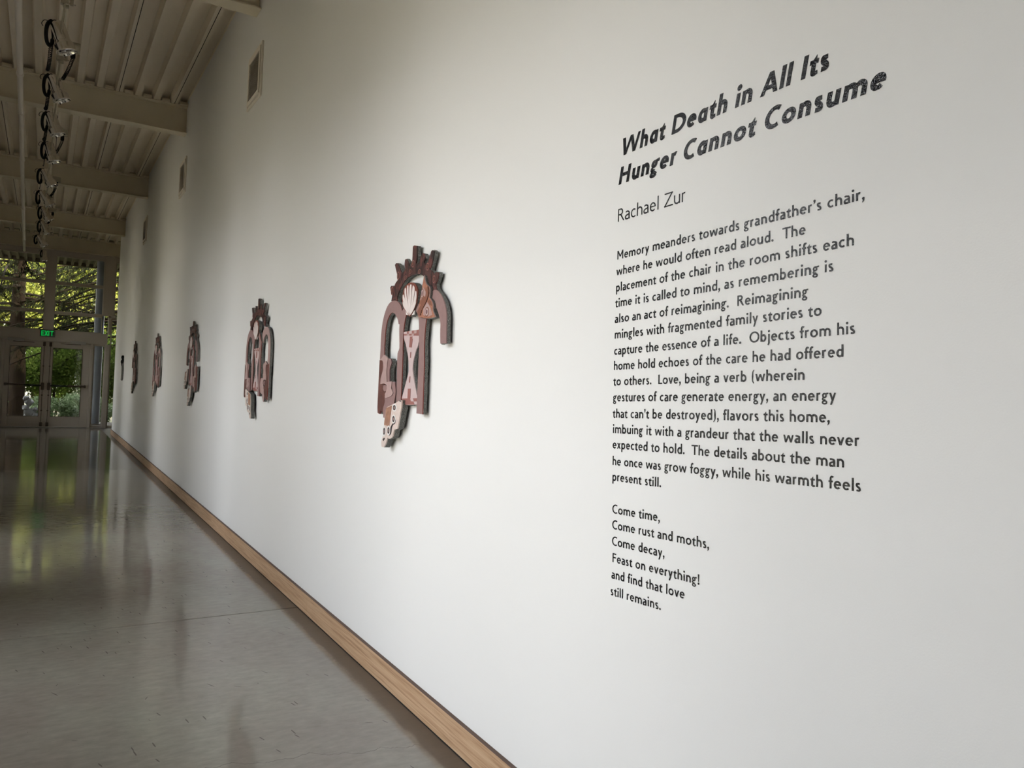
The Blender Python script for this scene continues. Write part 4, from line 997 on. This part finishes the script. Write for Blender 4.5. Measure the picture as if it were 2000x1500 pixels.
def spot(i, y, tx, ty, xl):
    ax = Vector((tx, -ty, -1)).normalized()
    lens = Vector((xl+0.015, y, 3.885)); top = lens-ax*0.235
    xr = rail_x(y)
    e = empty('spotlight', (xr, y, 4.31), SPL[i], 'spotlight', 'chrome spotlights on the ceiling rail')
    m_ = MB(); m_.lathe([(0.02, -0.004), (0.046, 0.0), (0.052, 0.008), (0.054, 0.135), (0.057, 0.146), (0.067, 0.16), (0.071, 0.168), (0.071, 0.212), (0.074, 0.216), (0.0745, 0.226), (0.07, 0.229), (0.066, 0.224), (0.063, 0.188), (0.05, 0.18)], top, ax, 28)
    can = obj('can', m_, M['chrome'], e)
    m_ = MB(); m_.lathe([(0.052, 0.188), (0.060, 0.192), (0.059, 0.200), (0.02, 0.206)], top, ax, 20); obj('lens', m_, M['lens'], can)
    m_ = MB(); c = top+ax*0.228
    for k in (0.3, 2.4, 4.5):
        u = ax.cross(Vector((0, 1, 0))).normalized(); w = ax.cross(u)
        d = u*math.cos(k)+w*math.sin(k); m_.tube([c+d*0.056-ax*0.004, c+d*0.074+ax*0.010], 0.0035, 5)
    obj('retaining_clip', m_, M['rubber'], can)
    # yoke: two arms and a bridge up to the clamp
    piv = top+ax*0.09; side = Vector((0, 1, 0)); hd = Vector((xr, y, 4.255)); m_ = MB()
    for s in (-1, 1):
        q = [piv+side*s*0.056, piv+side*s*0.066, hd+side*s*0.066+Vector((0, 0, -0.02)), hd+side*s*0.03]
        m_.tube(q, 0.006, 6)
    m_.tube([hd+side*0.03, hd-side*0.03], 0.006, 6); obj('yoke', m_, M['plug'], e)
    m_ = MB(); m_.bbox(xr-0.030, xr+0.030, y-0.026, y+0.026, 4.262, 4.309, 0.004); m_.bbox(xr-0.012, xr+0.030, y-0.012, y+0.012, 4.24, 4.262, 0.003)
    m_.bbox(xr+0.034, xr+0.060, y-0.012, y+0.012, 4.27, 4.33, 0.003); m_.tube([(xr+0.028, y, 4.28), (xr+0.075, y, 4.28)], 0.005, 6); obj('clamp', m_, M['plug'], e)
    if i == 0: return
    # bundled cable hanging in a loop on the left of the can
    lx = top.x-0.050; big = 0.82 if i < 9 else 0.7
    lz = top.z-0.03
    P_ = [(top.x, y, top.z+0.012), (lx+0.03, y, lz+0.045), (lx-0.008, y-0.02, lz), (lx-0.018, y-0.02, lz-0.09*big), (lx-0.010, y-0.01, lz-0.165*big), (lx+0.008, y, lz-0.195*big), (lx+0.024, y+0.015, lz-0.165*big), (lx+0.026, y+0.02, lz-0.10*big), (lx+0.02, y+0.02, lz-0.02)]
    def sp3(P, k=5):
        o = []
        for j in range(len(P)-1):
            a, b, c, d = (Vector(P[max(j-1, 0)]), Vector(P[j]), Vector(P[j+1]), Vector(P[min(j+2, len(P)-1)]))
            for s in range(k):
                t = s/k; o.append(0.5*((2*b)+(c-a)*t+(2*a-5*b+4*c-d)*t*t+(3*b-a-3*c+d)*t**3))
        o.append(Vector(P[-1])); return o
    path = sp3(P_); n = len(path)
    m_ = MB(); m_.tube(path, [0.004]*7+[0.0145]*(n-14)+[0.007]*7, 8); obj('cable_loop', m_, M['rubber'], e)
    # tie with short ends
    m_ = MB(); m_.tube(sp3([(lx+0.01, y, lz+0.02), (lx-0.03, y, lz+0.03), (lx-0.050, y, lz), (lx-0.04, y, lz-0.02)]), 0.003, 5); obj('cable_tie', m_, M['rubber'], e)
    if i < 9:
        yn = SP[i+1][0]; p0 = (lx+0.02, y+0.01, lz-0.17*big); p1 = (lx-0.01, yn-0.05, lz+0.06)
        if i in (1, 2, 3): m_ = MB(); m_.tube(small_coil(p0, p1, 0.0125, 0.050, 0.0034, seg=8), 0.0034, 4, caps=False); obj('coiled_cord', m_, M['rubber'], e)
        else: m_ = MB(); m_.tube(sp3([p0, ((p0[0]+p1[0])/2, (y+yn)/2, lz-0.09), p1]), 0.0045, 6); obj('cord', m_, M['rubber'], e)
for i, s in enumerate(SP): spot(i, *s)

# ================================================================== OUTDOORS
def hills(name, x0, x1, y0, y1, z, m, nx=24, ny=24, amp=0.0):
    mb = MB(); vs = []
    for j in range(ny+1):
        for i in range(nx+1):
            vs.append((x0+(x1-x0)*i/nx, y0+(y1-y0)*j/ny, z+amp*(math.sin(i*1.3+j*0.7)+math.sin(j*1.1-i*0.4))*0.5))
    mb.add(vs, [(j*(nx+1)+i, j*(nx+1)+i+1, (j+1)*(nx+1)+i+1, (j+1)*(nx+1)+i) for j in range(ny) for i in range(nx)])
    return struct(name, mb, m)
hills('ground', -90, 90, -60, 110, -0.36, M['ground'], 30, 30, 0.05)
b = MB(); b.bbox(XL-3.9, XL-0.31, YB-2, YF+0.2, -0.25, -0.02, 0.01); struct('terrace', b, M['paving'])  # unseen terrace, widened and paled to bounce more daylight indoors
b = MB(); b.bbox(XL-0.30, 3.2, YF+0.26, YF+3.2, -0.25, -0.02, 0.01); struct('path', b, M['dark_paving'])
# round steel column holding up the outer roof
e = empty('round_column', (-0.135, 24.0, 0.0), 'tall round blue-grey steel column standing just outside the end glazing', 'column')
m_ = MB(); m_.lathe([(0.118, 0.0), (0.118, ZD)], (-0.135, 24.0, 0.0), (0, 0, 1), 32); obj('shaft', m_, M['steel'], e)
m_ = MB(); m_.lathe([(0.17, 0.0), (0.17, 0.02), (0.125, 0.03)], (-0.135, 24.0, -0.0195), (0, 0, 1), 24); obj('base_plate', m_, M['dark_metal'], e)
def cards(n, pts, nrm_bias, size, aspect=0.6, droop=None):
    """n leaf quads as arrays; pts (n,3)"""
    a = rng.normal(size=(n, 3)); a[:, 2] += nrm_bias; a /= np.linalg.norm(a, axis=1)[:, None]
    b = rng.normal(size=(n, 3))
    if droop is not None: b = b*0.35+np.array(droop)
    b -= a*(a*b).sum(1)[:, None]; b /= np.linalg.norm(b, axis=1)[:, None]
    c = np.cross(a, b)
    s = (size*(0.6+0.8*rng.random(n)))[:, None]
    # kite shaped leaf
    v = np.stack([pts-b*s*0.5, pts+c*s*0.5*aspect, pts+b*s*0.5, pts-c*s*0.5*aspect], 1).reshape(-1, 3)
    return v
def leaf_obj(name, v, m, parent):
    off = wloc(parent); me = bpy.data.meshes.new(name); nq = len(v)//4
    v = v-np.array(off)[None]
    me.vertices.add(len(v)); me.vertices.foreach_set('co', v.astype(np.float32).ravel())
    me.loops.add(nq*4); me.loops.foreach_set('vertex_index', np.arange(nq*4, dtype=np.int32))
    me.polygons.add(nq); me.polygons.foreach_set('loop_start', np.arange(0, nq*4, 4, dtype=np.int32))
    me.materials.append(m); me.update(calc_edges=True); me.validate()
    o = bpy.data.objects.new(name, me); COL.objects.link(o); o.parent = parent; o['kind'] = 'stuff'; return o
def broadleaf(name, x, y, h, r, label, group, m='leaf_gold', n=9000, size=0.22, z0=0.8, trunk=0.14, sub=14):
    e = empty(name, (x, y, -0.35), label, 'tree' if h > 2.6 else 'shrub', group)
    m_ = MB(); m_.tube([(x, y, -0.35), (x+0.1, y, h*0.35), (x, y+0.05, h*0.7)], [trunk, trunk*0.7, trunk*0.3], 8)
    for k in range(6):
        a = k*1.05; m_.tube([(x, y, h*(0.3+0.06*k)), (x+math.cos(a)*r*0.4, y+math.sin(a)*r*0.4, h*(0.5+0.05*k)), (x+math.cos(a)*r*0.75, y+math.sin(a)*r*0.75, h*(0.6+0.05*k))], [trunk*0.4, trunk*0.22, trunk*0.08], 5)
    obj('trunk', m_, M['bark'], e)
    cen = rng.normal(size=(sub, 3)); cen /= np.linalg.norm(cen, axis=1)[:, None]; cen *= (0.35+0.5*rng.random(sub))[:, None]
    cen = np.array([x, y, (h+z0)/2])+cen*np.array([r, r, (h-z0)/2])
    k = rng.integers(0, sub, n); d = rng.normal(size=(n, 3)); d /= np.linalg.norm(d, axis=1)[:, None]
    rad = (0.55+0.5*rng.random(n))[:, None]
    p = cen[k]+d*rad*np.array([r*0.42, r*0.42, (h-z0)*0.21])
    p[:, 2] = np.maximum(p[:, 2], -0.3+0.05*rng.random(n))
    leaf_obj('foliage', cards(n, p, 0.6, size), M[m], e); return e
def conifer(x, y, h, r0, label, seed, zs, blen, nb, aim=None, name='conifer_tree'):
    rs = random.Random(seed)
    e = empty(name, (x, y, -0.35), label, 'tree')
    m_ = MB(); m_.tube([(x, y, -0.35), (x+0.02, y, 1.2), (x-0.03, y, 3.5), (x, y, h)], [r0*1.45, r0*1.35, r0*1.0, r0*0.25], 14); obj('trunk', m_, M['bark'], e)
    m_ = MB(); P = []
    for k in range(nb):
        z = zs[0]+(zs[1]-zs[0])*k/nb+rs.uniform(-0.1, 0.1)
        a = aim(rs) if aim else rs.uniform(0, 2*PI)
        L = blen*rs.uniform(0.7, 1.15); dx, dy = math.cos(a), math.sin(a)
        up = rs.uniform(0.0, 0.2); dr = rs.uniform(0.25, 0.5)
        pts = []
        for j in range(9):
            t = j/8; s = L*t
            pts.append(Vector((x+dx*s+0.15*math.sin(3*t+k), y+dy*s+0.15*math.cos(2.5*t+k), z+up*s-dr*L*t*t)))
        m_.tube(pts, [0.045*(1-t/10)+0.006 for t in range(9)], 5)
        # side twigs that droop, carrying needles
        for j in range(26):
            t = rs.uniform(0.12, 1.0); f = t*8; i0 = min(int(f), 7); p = pts[i0].lerp(pts[i0+1], f-i0)
            sa = a+rs.choice((-1, 1))*rs.uniform(0.5, 1.4); tl = rs.uniform(0.25, 0.8)
            q = p+Vector((math.cos(sa)*tl*0.7, math.sin(sa)*tl*0.7, -tl*rs.uniform(0.3, 0.9)))
            mid = p.lerp(q, 0.5)+Vector((0, 0, 0.06)); m_.tube([p, mid, q], 0.006, 3, caps=False)
            for w in range(16):
                u = rs.random(); P.append(p.lerp(mid, u*2) if u < 0.5 else mid.lerp(q, u*2-1))
    obj('branches', m_, M['bark'], e)
    P = np.array(P); P = P+rng.normal(size=P.shape)*0.025
    leaf_obj('needles', cards(len(P), P, 0.0, 0.16, 0.14, droop=(0, 0, -0.8)), M['needle'], e)
    return e
conifer(-2.17, 30.0, 12, 0.20, 'big dark conifer with a thick bare trunk outside, behind the left door', 3, (2.4, 6.8), 3.4, 34)
conifer(2.6, 29.0, 12, 0.22, 'dark conifer outside at the right whose drooping branches cross the end windows', 5, (2.6, 6.6), 5.2, 30, aim=lambda r: PI+r.uniform(-0.75, 0.55))
gl = 'sunlit broadleaf trees beyond the conifers'
for i, (x, y, h, r, n) in enumerate([(-6.5, 40, 9.0, 3.2, 9000), (-3.6, 43, 9.5, 3.2, 10000), (-0.6, 41, 8.6, 3.0, 10000), (2.2, 42, 9.2, 3.0, 9000), (5.2, 40, 9.0, 3.2, 7000), (-1.8, 50, 12, 4.2, 8000), (2.8, 52, 12, 4.2, 7000)]):
    broadleaf('broadleaf_tree', x, y, h, r, ('yellow-green sunlit tree far left beyond the end windows', 'yellow-green sunlit tree behind the big trunk', 'yellow-green sunlit tree behind the central post of the end windows', 'yellow-green sunlit tree behind the round column', 'yellow-green sunlit tree farthest right, hidden by the long wall', 'tall pale tree in the back row, left of the central post', 'tall pale tree in the back row, right of the central post')[i], gl, 'leaf_gold', int(n*1.9), 0.16, 1.6, 0.16, 18)
for i, (x, y, h, r, m_n, n, lab) in enumerate([(-4.6, 31.5, 2.6, 1.5, 'leaf_green', 5000, None), (-3.4, 33, 3.2, 1.5, 'leaf_green', 6000, None), (-1.1, 32.5, 3.0, 1.4, 'leaf_green', 7000, None), (0.2, 31.2, 3.3, 1.2, 'leaf_green', 6000, None),
                                  (1.5, 31, 3.4, 1.4, 'leaf_green', 5000, None), (3.2, 32, 3.0, 1.6, 'leaf_green', 4000, None)]):
    broadleaf('leafy_shrub', x, y, h, r, ('green shrub in the hedge, farthest left beyond the doors', 'green shrub in the hedge behind the left door and trunk', 'green shrub seen through the middle of the right door glass', 'green shrub seen through the right edge of the right door glass', 'green shrub seen behind the round column', 'green shrub at the right end of the hedge, hidden by the long wall')[i], 'green shrubs behind the doors', m_n, n*2, 0.085, -0.3, 0.05, 14)
for i, (x, y) in enumerate(((-2.75, 27.4), (-0.95, 27.2), (-0.45, 28.0), (-1.4, 28.4), (0.35, 27.3))):
    broadleaf('low_plant', x, y, 0.75, 0.55, ('low pale plant at the lower left corner of the left door glass', 'low pale plant at the foot of the right door glass, left side', 'low pale plant at the foot of the right door glass, right side', 'low pale plant behind the meeting edges of the two doors', 'low pale plant beside the round column')[i], 'low plants just outside the doors', 'leaf_pale', 1700, 0.085, -0.3, 0.02, 9)
for x, lab in ((-3.4, 'dark shrub in the back hedge, far left beyond the doors'), (-0.9, 'dark shrub in the back hedge, behind the right door'), (1.6, 'dark shrub in the back hedge, behind the round column')):
    broadleaf('back_shrub', x, 36.2, 3.0, 1.5, lab, 'back row of the hedge beyond the doors', 'leaf_green', 7000, 0.12, -0.35, 0.05, 16)
# stones standing in for a vague pale shape by the trunk
e = empty('stone_stand_in', (-1.72, 27.2, -0.35), 'stones standing in for a vague pale grey shape by the tree trunk, low in the left door glass', 'stone')
m_ = MB(); rs = random.Random(4)
for cx, cz, r_ in ((-1.80, 0.55, 0.09), (-1.72, 0.44, 0.12), (-1.78, 0.28, 0.10), (-1.70, 0.12, 0.14), (-1.60, 0.0, 0.15), (-1.76, -0.08, 0.14), (-1.45, -0.05, 0.12), (-1.33, -0.1, 0.10), (-1.56, 0.22, 0.08)):
    bm = bmesh.new(); bmesh.ops.create_icosphere(bm, subdivisions=2, radius=r_)
    for v in bm.verts: v.co *= rs.uniform(0.7, 1.25); v.co += Vector((cx, 27.2, cz))
    bm.verts.index_update(); m_.add([v.co[:] for v in bm.verts], [[v.index for v in f.verts] for f in bm.faces], 0, True); bm.free()
obj('boulders', m_, M['stone'], e)
# unseen planting added outside the left-hand windows to block and shape daylight
for i, (x, y, h, r) in enumerate([(-16, -5.5, 5.2, 2.4), (-16, 0, 5.2, 2.4), (-16.5, 5.2, 5.4, 2.4)]):
    broadleaf('unseen_side_shrub', x, y, h, r, ('unseen shrub added beyond the side glazing to shape daylight, behind the camera', 'unseen shrub added beyond the side glazing to shape daylight, level with the camera', 'unseen shrub added beyond the side glazing to shape daylight, just ahead of the camera')[i], 'unseen shrubs added to shape daylight at the side windows', 'leaf_grey', 3500, 0.35, 0.0, 0.1, 12)
for i, (x, y, h, r) in enumerate([(-8.3, 11.0, 9, 2.7), (-8.6, 16.6, 10, 2.7), (-8.8, 22.2, 10, 2.7)]):
    broadleaf('unseen_side_tree', x, y, h, r, ('unseen tree added beyond the side glazing to block daylight, first of three from the camera', 'unseen tree added beyond the side glazing to block daylight, middle of three', 'unseen tree added beyond the side glazing to block daylight, nearest the end doors')[i], 'unseen trees added to block daylight at the side windows', 'leaf_grey', 6000, 0.42, 0.3, 0.22, 16)
